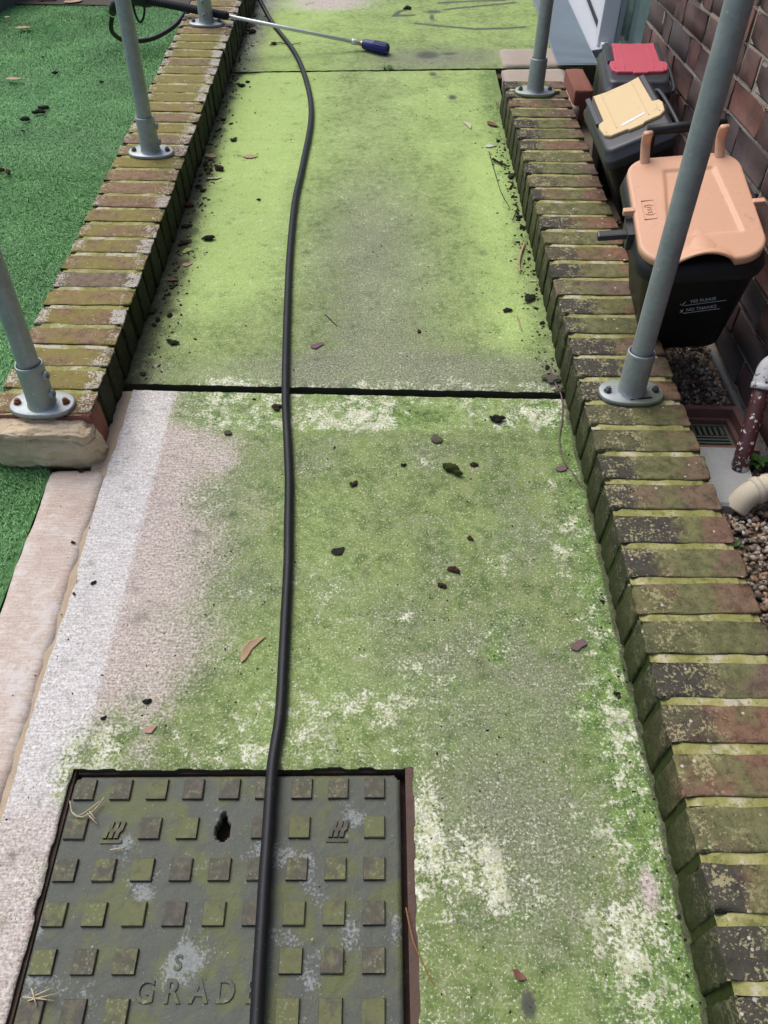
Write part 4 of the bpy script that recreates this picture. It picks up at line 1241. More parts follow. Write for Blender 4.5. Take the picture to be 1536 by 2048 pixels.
def text_mesh(s, size, ext, bev=0.0):
    cu = bpy.data.curves.new("txt", 'FONT'); cu.body = s; cu.size = size; cu.extrude = ext; cu.bevel_depth = bev
    cu.align_x = 'CENTER'; cu.align_y = 'CENTER'; cu.resolution_u = 3
    ob = bpy.data.objects.new("txt", cu); COL.objects.link(ob)
    dg = bpy.context.evaluated_depsgraph_get()
    me = bpy.data.meshes.new_from_object(ob.evaluated_get(dg))
    bpy.data.objects.remove(ob); bpy.data.curves.remove(cu)
    return me
for ch, u in zip("GRADE", (-0.7375, -0.7010, -0.6650, -0.6300, -0.5950)):
    me = text_mesh(ch, 0.0400, 0.0006, 0.0010)
    mesh_obj("letter", me, M['iron'], mh, MT(u, 0.0205, -0.0055) @ Matrix.Diagonal((0.92, 1.0, 1.0, 1.0)))
mesh_obj("letter", text_mesh("S", 0.026, 0.0004, 0.0007), M['iron'], mh, MT(-0.6985, 0.0545, -0.0055))

# ================================================================== PRESSURE WASHER HOSE AND LANCE
HOSE = [(-0.8875, 3.5847), (-0.7665, 3.2444), (-0.6967, 2.9248), (-0.6674, 2.6461), (-0.6743, 2.297), (-0.6825, 2.0748), (-0.6767, 1.7981), (-0.6651, 1.5605), (-0.6527, 1.3543), (-0.6395, 1.1737), (-0.6249, 1.0445), (-0.6126, 0.9271), (-0.6044, 0.807), (-0.5978, 0.7097), (-0.5937, 0.5988), (-0.59, 0.4982), (-0.5874, 0.4066), (-0.5921, 0.3229), (-0.5898, 0.2314), (-0.5883, 0.1617), (-0.5861, 0.0972), (-0.5842, 0.0374), (-0.5806, -0.05), (-0.576, -0.2), (-0.575, -0.5)]
hp = [Vector(p) + Vector((0, 0, ZC)) for p in [(-1.146, 3.7, -0.698), (-1.168, 3.72, -0.738), (-1.18, 3.76, -0.779), (-1.162, 3.85, -0.825), (-1.079, 3.95, -0.841), (-0.995, 4.05, -0.814), (-0.935, 4.10, -0.764), (-0.873, 4.10, -0.690), (-0.79, 4.14, -0.610), (-0.70, 4.12, -0.575)]]
hp += [RP(-1.035, 3.86, 0.123), RP(-1.000, 3.80, 0.122), RP(-0.965, 3.735, 0.080)]
for u, v in HOSE:
    w = 0.0100
    if 0.30 > v > -0.34: w = 0.0100 + 0.001
    hp.append(RP(u, v, w))
bm = bmesh.new(); tube(bm, catmull(hp, 7), 0.0095, 14)
hose = bm_obj("pressure_hose", bm, M['hose'], None, None, True)
tag(hose, "black pressure washer hose running down the path and over the manhole", "hose")

ln = empty("pressure_lance", RP(-0.4925, 3.2981, 0.02), "pressure washer lance with blue nozzle lying across the left wall", "pressure washer") if False else empty("pressure_lance", Matrix.Translation(RP(-0.4925, 3.2981, 0.02)), "pressure washer lance with blue nozzle lying across the left wall", "pressure washer")
O_ = RP(-0.4925, 3.2981, 0.02)
def L(p): return Vector(p) - O_
nz_b = RP(-0.4925, 3.2981, 0.022); nz_t = RP(-0.3958, 3.2423, 0.020)
cr = RP(-1.045, 3.2700, 0.1300)
cr = Vector((-0.664707, 3.491213, -0.655517 + ZC)); hd = Vector((-0.964562, 3.627548, -0.63846 + ZC))
# the tube runs straight from the grip sleeve to the nozzle
def cyl(name, a, b, r, mat, parent, prof=None, seg=20):
    a = L(a); b = L(b); ax = (b - a); ln_ = ax.length
    Mx = Matrix.Translation(a) @ ax.normalized().to_track_quat('Z', 'Y').to_matrix().to_4x4()
    bm = bmesh.new()
    lathe(bm, prof(ln_) if prof else [(0, 0), (r, 0), (r, ln_), (0, ln_)], seg)
    return bm_obj(name, bm, mat, parent, Mx, True)
dirt_ = (nz_t - nz_b).normalized()
tip0 = nz_b + (nz_b - cr).normalized() * -0.005
cyl("lance_tube", cr, nz_b - (nz_b - cr).normalized() * 0.045, 0.0068, M['steel'], ln)
cyl("coupling", nz_b - (nz_b - cr).normalized() * 0.048, nz_b - (nz_b - cr).normalized() * 0.012, 0.011, M['steel'], ln, lambda l: [(0, 0), (0.0105, 0), (0.0115, 0.004), (0.0115, l * 0.5), (0.009, l * 0.55), (0.009, l), (0, l)], 8)
cyl("collar", nz_b - (nz_b - cr).normalized() * 0.013, nz_b + dirt_ * 0.006, 0.010, M['brass'], ln, None, 12)
def nozz(l):
    return [(0, 0), (0.0165, 0), (0.0185, 0.006), (0.0195, l * 0.25), (0.0205, l * 0.98), (0.0190, l), (0.010, l), (0.008, l - 0.012), (0, l - 0.013)]
nzl = cyl("nozzle", nz_b, nz_t, 0.019, M['blue'], ln, nozz, 28)
bm = bmesh.new()
ll_ = (nz_t - nz_b).length
for k in range(14):
    a = 2 * math.pi * k / 14
    vs = add_box(bm, -0.0016, 0.0016, 0.0185, 0.0222, ll_ * 0.45, ll_ * 0.95)
    bmesh.ops.rotate(bm, cent=(0, 0, 0), matrix=Matrix.Rotation(a, 3, 'Z'), verts=vs)
bm_obj("grip_rib", bm, M['blue'], nzl, Matrix.Identity(4))
# ribbed black sleeve, gun body, trigger guard, handle
def ribs(l):
    out = [(0, 0), (0.012, 0)]
    n = int(l / 0.010)
    for k in range(n):
        z = l * k / n
        out += [(0.0145, z + 0.001), (0.0145, z + 0.005), (0.0115, z + 0.006), (0.0115, z + 0.0095)]
    return out + [(0.0125, l), (0, l)]
cyl("ribbed_sleeve", hd, cr + (cr - hd).normalized() * 0.035, 0.014, M['black_rubber'], ln, ribs, 20)
ax = (hd - cr).normalized()
g0 = hd; g1 = hd + ax * 0.13 + Vector((0, 0, 0.012))
cyl("gun_body", g0, g1, 0.026, M['black'], ln, lambda l: [(0, 0), (0.020, 0), (0.028, 0.02), (0.030, l * 0.7), (0.024, l), (0, l)], 16)
bm = bmesh.new(); tube(bm, catmull([L(p) for p in (g1 + Vector((0.015, 0, 0.0)), g1 + Vector((-0.02, 0.0, -0.02)), Vector((-1.123, 3.66, -0.663 + ZC)), Vector((-1.143, 3.69, -0.690 + ZC)))], 6), 0.016, 12)
bm_obj("handle", bm, M['black'], ln, Matrix.Identity(4), True)
bm = bmesh.new(); tube(bm, catmull([L(Vector((x, y, z + ZC))) for x, y, z in ((-1.045, 3.66, -0.625), (-1.043, 3.66, -0.685), (-1.030, 3.66, -0.718), (-1.008, 3.66, -0.695), (-0.993, 3.66, -0.635))], 6), 0.0048, 8)
bm_obj("trigger_guard", bm, M['black'], ln, Matrix.Identity(4), True)
cyl("hose_fitting", Vector((-1.139, 3.685, -0.672 + ZC)), Vector((-1.149, 3.702, -0.704 + ZC)), 0.011, M['steel'], ln, None, 8)

# ================================================================== BINS
def fm(o, x, y, n):
    return frame(o, x, y, n)
def caddy(o, x, y, n, lidmat, label, sticker=False, h=0.315):
    r = empty("food_caddy", fm(o, x, y, n), label, "bin", "kerbside food caddies beside the house")
    bx = (-0.099, 0.089, -0.172, 0.124)
    bm = bmesh.new()
    def lp(s, z, rr=0.022, dx=0.0, dy=0.0):
        cx = (bx[0] + bx[1]) / 2; cy = (bx[2] + bx[3]) / 2; hx = (bx[1] - bx[0]) / 2; hy = (bx[3] - bx[2]) / 2
        return rrect(cx - hx * s + dx, cx + hx * s + dx, cy - hy * s + dy, cy + hy * s + dy, rr * s, 5, z)
    loops_solid(bm, [lp(0.70, -h, 0.03), lp(0.72, -h + 0.008, 0.03), lp(0.90, -0.055), lp(0.905, -0.050), lp(0.93, -0.050)], True, True)
    bm_obj("body", bm, M['black'], r, Matrix.Identity(4), True)
    bm = bmesh.new()
    loops_solid(bm, [lp(0.99, -0.050), lp(1.0, -0.047), lp(1.0, -0.030), lp(0.985, -0.024), lp(0.93, -0.020), lp(0.90, -0.008), lp(0.87, -0.003), lp(0.80, -0.002)], True, True)
    lid = bm_obj("lid_frame", bm, M['charcoal'], r, Matrix.Identity(4), True)
    for s in (-1, 1):                                           # raised rails beside the flap
        box_obj("rail", -0.0065 + s * 0.0735 - 0.006, 0.0065 + s * 0.0735 - 0.006, -0.030, 0.108, -0.004, 0.007, M['charcoal'], lid, Matrix.Identity(4), 0.002)
    T = [(-0.064, 0.110), (-0.066, -0.028), (-0.080, -0.034), (-0.083, -0.050), (-0.078, -0.090), (-0.064, -0.105), (-0.022, -0.106), (-0.016, -0.112), (0.018, -0.111), (0.024, -0.105), (0.062, -0.103), (0.077, -0.090), (0.082, -0.052), (0.078, -0.036), (0.062, -0.030), (0.060, 0.110), (0.030, 0.104), (-0.034, 0.104)]
    def sc(z, s): return [(x_ * s, -0.003 + (y_ + 0.003) * s, z) for x_, y_ in T]
    bm = bmesh.new()
    loops_solid(bm, [sc(-0.006, 1.0), sc(0.0035, 1.0), sc(0.0055, 0.985), sc(0.006, 0.965)])
    fl = bm_obj("flap", bm, lidmat, r, Matrix.Identity(4))
    bm = bmesh.new(); add_box(bm, -0.072, 0.070, -0.104, -0.086, -0.022, -0.006); bevel_all(bm, 0.004)
    bm_obj("flap_lip", bm, lidmat, fl, Matrix.Identity(4))
    for s in (-0.043, 0.039):
        box_obj("rib", s - 0.0016, s + 0.0016, -0.084, 0.100, 0.0055, 0.0076, lidmat, fl, Matrix.Identity(4), 0.0007)
    for s in (-0.070, 0.066):
        box_obj("rib", s - 0.002, s + 0.002, -0.086, -0.050, 0.0055, 0.0074, lidmat, fl, Matrix.Identity(4), 0.0007)
    if sticker:
        bm = bmesh.new()
        for a in ([(-0.030, -0.086), (0.004, -0.080), (0.006, -0.070), (-0.030, -0.077)], [(0.006, -0.078), (0.030, -0.074), (0.036, -0.064), (0.007, -0.069)]):
            loops_solid(bm, [[(p, q, 0.0055) for p, q in a], [(p, q, 0.0068) for p, q in a]])
        bm_obj("torn_sticker", bm, M['paper'], fl, Matrix.Identity(4))
    # carrying handle folded down along the house side
    bm = bmesh.new(); tube(bm, catmull([(0.086, 0.075, -0.034), (0.098, 0.06, -0.030), (0.101, -0.03, -0.030), (0.099, -0.125, -0.034), (0.086, -0.140, -0.038)], 5), 0.0055, 8)
    bm_obj("handle", bm, M['charcoal'], r, Matrix.Identity(4), True)
    return r
caddy((0.627, 2.228, -0.616), (0.9128, -0.0121, 0.4083), (-0.0624, 0.9837, 0.1687), (-0.4037, -0.1794, 0.8971), M['yellow'], "black food caddy with pale yellow flap leaning on right wall", True)
caddy((0.7246, 2.573, -0.58), (0.9942, -0.1004, 0.0377), (0.0951, 0.9878, 0.1233), (-0.0496, -0.119, 0.9917), M['red'], "black food caddy with red flap nearest the patio door", False, 0.34)

ob = empty("food_waste_bin", fm((0.61526, 1.43007, -0.66), (0.9927, -0.0496, 0.1102), (0.0152, 0.9558, 0.2937), (-0.1199, -0.2899, 0.9495)), "black food waste bin with peach orange lid wedged behind near right post", "bin")
# lid: domed rounded plate with pressed panel and a finger scoop at the front
def lid_outline(n=120):
    base = rrect(-0.119, 0.119, 0.0, 0.312, 0.052, 12)
    raw = [Vector((p[0], p[1])) for p in base]; pts = []
    for i in range(len(raw)):
        a, b = raw[i], raw[(i + 1) % len(raw)]; m = max(1, int((b - a).length / 0.0045))
        pts += [a + (b - a) * (k / m) for k in range(m)]
    out = []
    for p in pts:
        x, y = p
        x *= 1.02 - 0.05 * (y / 0.312)                                   # a touch wider at the front
        if y < 0.03: y -= 0.010 * (1 - (x / 0.12) ** 2)
        out.append((x + 0.003, y))
    return out
def lid_z(x, y):
    z = 0.004 * (1 - (x / 0.12) ** 2) * (1 - ((y - 0.156) / 0.156) ** 2)
    # pressed panel: trapezium, narrower to the back
    hw = 0.070 - 0.075 * max(0.0, (y - 0.066) / 0.20) * 0.28
    e = min(hw - abs(x - 0.012), y - 0.066, 0.262 - y)
    z -= 0.0050 * min(1.0, max(0.0, (e + 0.003) / 0.005))
    sx = x / 0.056
    if abs(sx) < 1:
        z += 0.027 * (1 - sx * sx) * max(0.0, 1 - max(0.0, y + 0.012) / (0.052 * math.sqrt(1 - sx * sx) + 1e-4)) ** 1.3
    return z
ol = lid_outline(); cxy = (0.003, 0.156)
bm = bmesh.new()
RN = 44; rings = []
for k in range(RN + 1):
    s = k / RN
    s = 1 - (1 - s) ** 1.25 if k else 0
    if k == 0:
        rings.append([bm.verts.new((cxy[0], cxy[1], lid_z(*cxy)))]); continue
    ring = []
    for i, (x, y) in enumerate(ol):
        px_, py_ = cxy[0] + (x - cxy[0]) * s, cxy[1] + (y - cxy[1]) * s
        drop = 0.004 * max(0.0, (s - 0.965) / 0.035) ** 2
        ring.append(bm.verts.new((px_, py_, lid_z(px_, py_) - drop)))
    rings.append(ring)
last = rings[-1]
sk = [bm.verts.new((cxy[0] + (v.co.x - cxy[0]) * 1.004, cxy[1] + (v.co.y - cxy[1]) * 1.004, v.co.z - (0.003 if v.co.y < 0.02 and abs(v.co.x) < 0.057 else 0.012))) for v in last]
ins = [bm.verts.new((cxy[0] + (v.co.x - cxy[0]) * 0.985, cxy[1] + (v.co.y - cxy[1]) * 0.985, v.co.z - (0.0034 if v.co.y < 0.02 and abs(v.co.x) < 0.057 else 0.0125))) for v in last]
ctr = bm.verts.new((cxy[0], cxy[1], -0.018))
n = len(ol)
for k in range(n): bm.faces.new((rings[0][0], rings[1][k], rings[1][(k + 1) % n]))
for a, b in zip(rings[1:] + [], rings[2:] + [sk]):
    for k in range(n): bm.faces.new((a[k], b[k], b[(k + 1) % n], a[(k + 1) % n]))
for k in range(n):
    bm.faces.new((sk[k], ins[k], ins[(k + 1) % n], sk[(k + 1) % n]))
    bm.faces.new((ins[k], ctr, ins[(k + 1) % n]))
bmesh.ops.recalc_face_normals(bm, faces=list(bm.faces))
lid = bm_obj("lid", bm, M['peach'], ob, Matrix.Identity(4), True)
for s in (-1, 1):
    bm = bmesh.new(); add_box(bm, -0.012, 0.012, -0.006, 0.006, -0.006, 0.006); bevel_all(bm, 0.002)
    bm_obj("peg", bm, M['peach'], lid, Matrix.Translation((0.003 + s * 0.127, 0.150, -0.004)))
    # curved hinge arm rising behind the lid
    path = catmull([(0, 0.292, -0.004), (0, 0.306, 0.012), (0, 0.317, 0.029), (0, 0.317, 0.045), (0, 0.311, 0.057)], 5)
    bm = bmesh.new(); lps = []
    for i, p in enumerate(path):
        q = path[min(i + 1, len(path) - 1)] - path[max(i - 1, 0)]; q.normalize()
        nn = Vector((0, -q.z, q.y)); wd = 0.0095
        lps.append([p + Vector((dx * wd, 0, 0)) + nn * dn * 0.0055 for dx, dn in ((-1, -0.6), (-0.7, -1), (0.7, -1), (1, -0.6), (1, 0.6), (0.7, 1), (-0.7, 1), (-1, 0.6))])
    loops_solid(bm, lps)
    bmesh.ops.recalc_face_normals(bm, faces=list(bm.faces))
    bm_obj("hinge_arm", bm, M['peach'], lid, Matrix.Translation((0.003 + s * 0.0765, 0, 0)), True)
# moulded maker's mark beside the panel
bm = bmesh.new()
for a in ((-0.099, -0.0983, 0.116, 0.172), (-0.0735, -0.0728, 0.116, 0.172), (-0.0983, -0.0735, 0.116, 0.1167), (-0.0983, -0.0735, 0.1713, 0.172)):
    add_box(bm, a[0], a[1], a[2], a[3], 0.0, 0.0034)
bm_obj("mark_border", bm, M['peach'], lid, Matrix.Identity(4))
me = text_mesh("(ssi)", 0.021, 0.0005)
mesh_obj("maker_mark", me, M['peach'], lid, Matrix.Translation((-0.0862, 0.144, 0.0028)) @ Matrix.Rotation(math.radians(90), 4, 'Z'))
# body
def bl(x0, x1, y0, y1, r, z, dx=0.0): return [(x + dx, y, z) for x, y, z in rrect(x0, x1, y0, y1, r, 8, z)]
bm = bmesh.new()
loops_solid(bm, [bl(-0.088, 0.088, 0.062, 0.255, 0.03, -0.330, 0.030), bl(-0.092, 0.092, 0.058, 0.26, 0.03, -0.322, 0.029), bl(-0.114, 0.114, 0.003, 0.305, 0.04, -0.066, 0.010), bl(-0.117, 0.117, -0.001, 0.308, 0.045, -0.060, 0.008), bl(-0.125, 0.125, -0.012, 0.318, 0.055, -0.056, 0.006), bl(-0.127, 0.127, -0.015, 0.320, 0.055, -0.046, 0.005), bl(-0.118, 0.118, -0.004, 0.315, 0.052, -0.016, 0.003), bl(-0.105, 0.105, 0.01, 0.30, 0.045, -0.0185, 0.003)])
bm_obj("body", bm, M['black'], ob, Matrix.Identity(4), True)
bm = bmesh.new()
tube(bm, [(-0.066, 0.350, 0.036), (0.003, 0.352, 0.036), (0.094, 0.350, 0.036)], 0.0105, 14)
for s in (-1, 1): tube(bm, catmull([(0.003 + s * 0.060, 0.350, 0.036), (0.003 + s * 0.060, 0.345, 0.0), (0.003 + s * 0.064, 0.335, -0.04), (0.003 + s * 0.07, 0.318, -0.075)], 5), 0.009, 10)
bm_obj("carry_handle", bm, M['black'], ob, Matrix.Identity(4), True)
bm = bmesh.new(); add_box(bm, -0.188, -0.118, 0.108, 0.126, -0.040, -0.026); bevel_all(bm, 0.004)
add_box(bm, -0.130, -0.112, 0.098, 0.150, -0.058, -0.018)
bm_obj("latch", bm, M['charcoal'], ob, Matrix.Identity(4))
# printed lettering on the front, tilted with the tapering face
FT = Matrix.Translation((0.036, 0.0150, -0.133)) @ Matrix.Rotation(math.radians(-6), 4, 'Y') @ Matrix.Rotation(math.radians(90 - 12.1), 4, 'X')
pr = bpy.data.objects.new("print", None); link(pr, ob, FT)
for s, x, y, sz_ in (("\u2713", -0.047, 0.0, 0.014), ("YES PLEASE", -0.006, 0.003, 0.0105), ("x", -0.047, -0.0165, 0.016), ("NO THANKS", -0.008, -0.0165, 0.0105)):
    if s == "\u2713":
        bm = bmesh.new()
        tube(bm, [(-0.004, 0.001, 0), (-0.001, -0.004, 0), (0.006, 0.005, 0)], 0.0008, 6); me = bpy.data.meshes.new("tick"); bm.to_mesh(me); bm.free()
    else: me = text_mesh(s, sz_, 0.0003)
    mesh_obj("lettering", me, M['print'], pr, Matrix.Translation((x, y, 0.0012)))
for y, x1 in ((-0.0045, 0.040), (-0.0235, 0.030)):
    box_obj("underline", -0.044, x1, y - 0.0005, y + 0.0005, 0.0006, 0.0014, M['print'], pr, Matrix.Identity(4))

# ================================================================== GULLY, APRON AND PIPES BY THE HOUSE WALL
gy = empty("drain_gully", Matrix.Translation((0.735, 1.385, GZ + 0.012)) @ Matrix.Rotation(math.radians(-1), 4, 'Z'), "square red clay drain gully with grey grate below the brown pipe", "drain")
def ring(bm, a, b, w, z0, z1):
    add_box(bm, -a, a, b - w, b, z0, z1); add_box(bm, -a, a, -b, -b + w, z0, z1)
    add_box(bm, -a, -a + w, -b + w, b - w, z0, z1); add_box(bm, a - w, a, -b + w, b - w, z0, z1)
bm = bmesh.new(); ring(bm, 0.074, 0.082, 0.014, -0.09, 0.0); bm_obj("hopper", bm, M['clay'], gy, Matrix.Identity(4))
bm = bmesh.new(); ring(bm, 0.0600, 0.0680, 0.010, -0.09, -0.024); bm_obj("ledge", bm, M['clay'], gy, Matrix.Identity(4))
gr = bpy.data.objects.new("grate", None); link(gr, gy, Matrix.Translation((0, 0, -0.036)))
bm = bmesh.new(); ring(bm, 0.050, 0.058, 0.006, -0.008, 0.0); bm_obj("grate_rim", bm, M['grate'], gr, Matrix.Identity(4))
for k in range(9):
    y = -0.046 + 0.0115 * k
    if k < 6: box_obj("bar", -0.0435, 0.0435, y, y + 0.0055, -0.007, -0.0006 - 0.0004 * (k % 2), M['grate'], gr, Matrix.Identity(4), 0.001)
for k in range(7):
    x = -0.0425 + 0.0128 * k
    box_obj("bar", x, x + 0.006, 0.020, 0.0515, -0.007, -0.0012, M['grate'], gr, Matrix.Identity(4), 0.001)
box_obj("sump", -0.060, 0.060, -0.068, 0.068, -0.10, -0.075, M['soil'], gy, Matrix.Identity(4))
bm = bmesh.new()
lp = [(-0.055, -0.100), (0.000, -0.108), (0.034, -0.085), (0.062, -0.030), (0.072, 0.076), (-0.036, 0.078), (-0.060, 0.070)]
loops_solid(bm, [[(x, y, -0.05) for x, y in lp], [(x, y, 0.010) for x, y in lp], [(x * 0.95, y * 0.95, 0.016) for x, y in lp]])
bmesh.ops.subdivide_edges(bm, edges=list(bm.edges), cuts=2)
tag(bm_obj("concrete_apron", bm, M['greyconc'], None, Matrix.Translation((0.690, 1.218, GZ + 0.012))), "smooth grey concrete haunch between the gully and the gravel", "concrete block")
dp = empty("down_pipe", Matrix.Translation((0.731, 1.222, GZ + 0.028)), "flaking brown waste pipe with white elbow standing over the gully", "pipe")
bm = bmesh.new()
top = Vector((0.030, 0.092, 0.150))
lp = [Vector((0, 0, -0.006)), top * 0.25, top * 0.5, top * 0.75, top]
tube(bm, lp, 0.0168, 24)
bm_obj("pipe", bm, M['pipe'], dp, Matrix.Identity(4), True)
bm = bmesh.new()
el = catmull([top * 0.93, top * 1.06, top + Vector((0.012, 0.018, 0.028)), top + Vector((0.045, 0.016, 0.044)), top + Vector((0.10, 0.012, 0.050))], 6)
tube(bm, el, 0.0205, 24)
bm_obj("elbow", bm, M['whitepaint'], dp, Matrix.Identity(4), True)
bm = bmesh.new(); tube(bm, [top * 0.92, top * 0.95, top * 0.985], 0.0222, 24); bm_obj("collar", bm, M['whitepaint'], dp, Matrix.Identity(4), True)
cp = empty("waste_pipe", Matrix.Translation((0.725, 1.142, GZ + 0.04)), "cream plastic waste pipe with collar emerging from house into the gravel", "pipe")
bm = bmesh.new(); tube(bm, catmull([(-0.030, -0.024, -0.030), (-0.012, -0.014, -0.002), (0.022, -0.004, 0.012), (0.06, 0.0, 0.014), (0.14, 0.004, 0.014)], 6), 0.0235, 28); bm_obj("pipe", bm, M['cream'], cp, Matrix.Identity(4), True)
bm = bmesh.new(); tube(bm, [(0.000, -0.0095, 0.0045), (0.012, -0.0065, 0.009)], 0.0272, 28); bm_obj("collar", bm, M['cream'], cp, Matrix.Identity(4), True)
bm = bmesh.new(); tube(bm, [(0.020, -0.0045, 0.0115), (0.05, -0.001, 0.0138), (0.056, 0.0, 0.014)], 0.0262, 28); bm_obj("elbow_socket", bm, M['cream'], cp, Matrix.Identity(4), True)

# ================================================================== DEBRIS ON THE PATH
DEBRIS = [
   ('moss', 'large dark green moss clump lying on the near slab', -0.2744, 0.9613, 0.0549),
   ('clod', 'brown crumb just right of the large moss clump', -0.2259, 0.9752, 0.0212),
   ('clod', 'small dark crumb left of the large moss clump', -0.3754, 0.9757, 0.0159),
   ('clod', 'brown crumb between the hose and the large moss clump', -0.4783, 0.9227, 0.0208),
   ('clod', 'lone reddish brown crumb below the large moss clump', -0.248, 0.7779, 0.0157),
   ('clod', 'larger of the brown crumbs clustered mid near slab', -0.2858, 0.7027, 0.0284),
   ('clod', 'brown crumb at lower left of the mid slab cluster', -0.3094, 0.6663, 0.0205),
   ('clod', 'brown clump touching the hose just below the wide joint', -0.6615, 1.1609, 0.0285),
   ('clod', 'dark crumbly clump below the wide joint near the right wall', -0.1638, 1.1143, 0.038),
   ('clod', 'pale grey brown crumbly patch above the large moss clump', -0.2987, 1.0497, 0.0349),
   ('clod', 'round black clod left of the hose above the manhole', -0.8139, 0.4375, 0.0159),
   ('clod', 'small black crumb on the pale edge above the manhole', -0.8812, 0.4086, 0.0124),
   ('clod', 'grey brown clod on the pinkish part of the near slab', -0.7616, 1.0778, 0.0243),
   ('clod', 'black clod at the foot of the right wall beside bright algae', -0.0279, 0.4459, 0.0109),
   ('clod', 'black round moss lump standing on bright green far slab', -0.9177, 1.8789, 0.0403),
   ('clod', 'brown flat clod behind the yellow green leaf', -0.9866, 1.8591, 0.0401),
   ('clod', 'black round clod at the foot of the left wall low on far slab', -0.966, 1.5142, 0.0219),
   ('clod', 'brown mossy lump against the left wall low on far slab', -1.0177, 1.528, 0.0337),
   ('clod', 'flat dark clod on far slab just above the wide joint', -0.9356, 1.3984, 0.0347),
   ('clod', 'tiny black clod left of the hose on bright algae', -0.7961, 2.1009, 0.0153),
   ('clod', 'brown clod beside the green moss tuft at the left wall', -0.942, 2.2957, 0.0436),
   ('moss', 'green moss tuft at the foot of the left wall', -0.9821, 2.2933, 0.0355),
   ('clod', 'black sliver of soil above the oak leaf', -0.9223, 2.5039, 0.0306),
   ('clod', 'red brown clod wedged against the left wall', -1.0091, 2.0698, 0.0365),
   ('clod', 'black crumb in the dirt below the moss tuft', -0.9948, 2.1861, 0.0282),
   ('clod', 'black crumb right at the wall below the moss tuft', -0.9764, 2.1574, 0.0234),
   ('clod', 'black clod at the left wall above the moss tuft', -0.9769, 2.6601, 0.023),
   ('clod', 'wider of two dark clods below the narrow joint', -0.9489, 2.9513, 0.0321),
   ('clod', 'narrower of two dark clods below the narrow joint', -0.9303, 2.9877, 0.0209),
   ('clod', 'red brown crumb on the right of the far slab', -0.3269, 1.4364, 0.0163),
   ('clod', 'black round clod below the dark twig at right wall', -0.0138, 2.2138, 0.0205),
   ('clod', 'black clod in the debris line by the right wall', -0.0104, 1.922, 0.0262),
   ('clod', 'dark soil heap at the foot of the right wall', -0.0322, 1.5715, 0.0445),
   ('clod', 'dark soil lump jutting out from the soil heap', -0.0964, 1.5202, 0.0283),
   ('clod', 'black crumb at right wall below the soil heap', -0.015, 1.466, 0.0202),
   ('clod', 'flat grey brown stone bridging the wide joint end', -0.0201, 1.2448, 0.0516),
   ('clod', 'brown soil clod under the grey stone at wide joint', -0.0132, 1.2043, 0.03),
   ('clod', 'black dropping on the landing near its far end', -0.3039, 3.7706, 0.0379),
   ('clod', 'dark brown clod at the left wall beside the lance', -0.9665, 3.5027, 0.0466),
   ('clod', 'dark crumb on landing between left wall and hose', -0.8634, 3.3697, 0.0289),
   ('clod', 'black flake on the sandy edging strip beside the crack', -1.0256, 0.7765, 0.0118),
   ('clod', 'black flake on the white washed strip', -0.9623, 0.6808, 0.0132),
   ('clod', 'black curl of dirt on edging strip below the end stone', -1.0579, 0.9684, 0.0149),
   ('leaf_oak', 'tan oak leaf with stalk on bright green far slab', -0.8529, 2.3827, 0.0495),
   ('leaf_flat', 'pale tan leaf at the foot of the left wall', -0.9861, 2.3896, 0.043),
   ('leaf_flat', 'yellow and green leaf at the foot of the left wall', -0.9697, 1.817, 0.0311),
   ('leaf_flat', 'pinkish brown leaf below the yellow green leaf', -0.9587, 1.7486, 0.0277),
   ('leaf_curl', 'red brown curled leaf at the left wall', -0.986, 1.6741, 0.0298),
   ('leaf_long', 'long pale leaf at the wall near the moss tuft', -0.9504, 2.2397, 0.0477),
   ('leaf_long', 'long cream leaf lying open on the far slab', -0.1219, 2.5928, 0.059),
   ('leaf_long', 'pale leaf standing against the right wall', -0.0072, 2.7391, 0.0467),
   ('leaf_curl', 'curled brown leaf at the foot of the right wall', -0.0351, 2.5943, 0.0486),
   ('leaf_flat', 'whitish leaf on algae near the right wall', -0.0597, 2.437, 0.0317),
   ('leaf_long', 'tan curled leaf left of the hose on near slab', -0.6482, 0.537, 0.064),
   ('leaf_flat', 'purple brown leaf on the stem beside right wall', -0.0423, 0.9642, 0.0285),
   ('leaf_flat', 'pale pink round leaf above the manhole cover', -0.7996, 0.3896, 0.0213),
   ('leaf_flat', 'mauve leaf stain pressed into near slab by right wall', -0.0754, 0.539, 0.0316),
   ('leaf_curl', 'pink and green leaf bud low on the near slab', -0.2367, 0.0378, 0.0201),
   ('leaf_flat', 'mauve leaf flattened right of hose above wide joint', -0.58, 1.3847, 0.0345),
   ('leaf_flat', 'small black curled leaf right of the hose on near slab', -0.5054, 0.7512, 0.029),
   ('leaf_long', 'cream sliver of bark by the right wall', -0.0142, 1.6509, 0.0215),
   ('leaf_flat', 'red brown wet leaves at left wall under the lance', -0.9861, 3.5856, 0.0517),
]
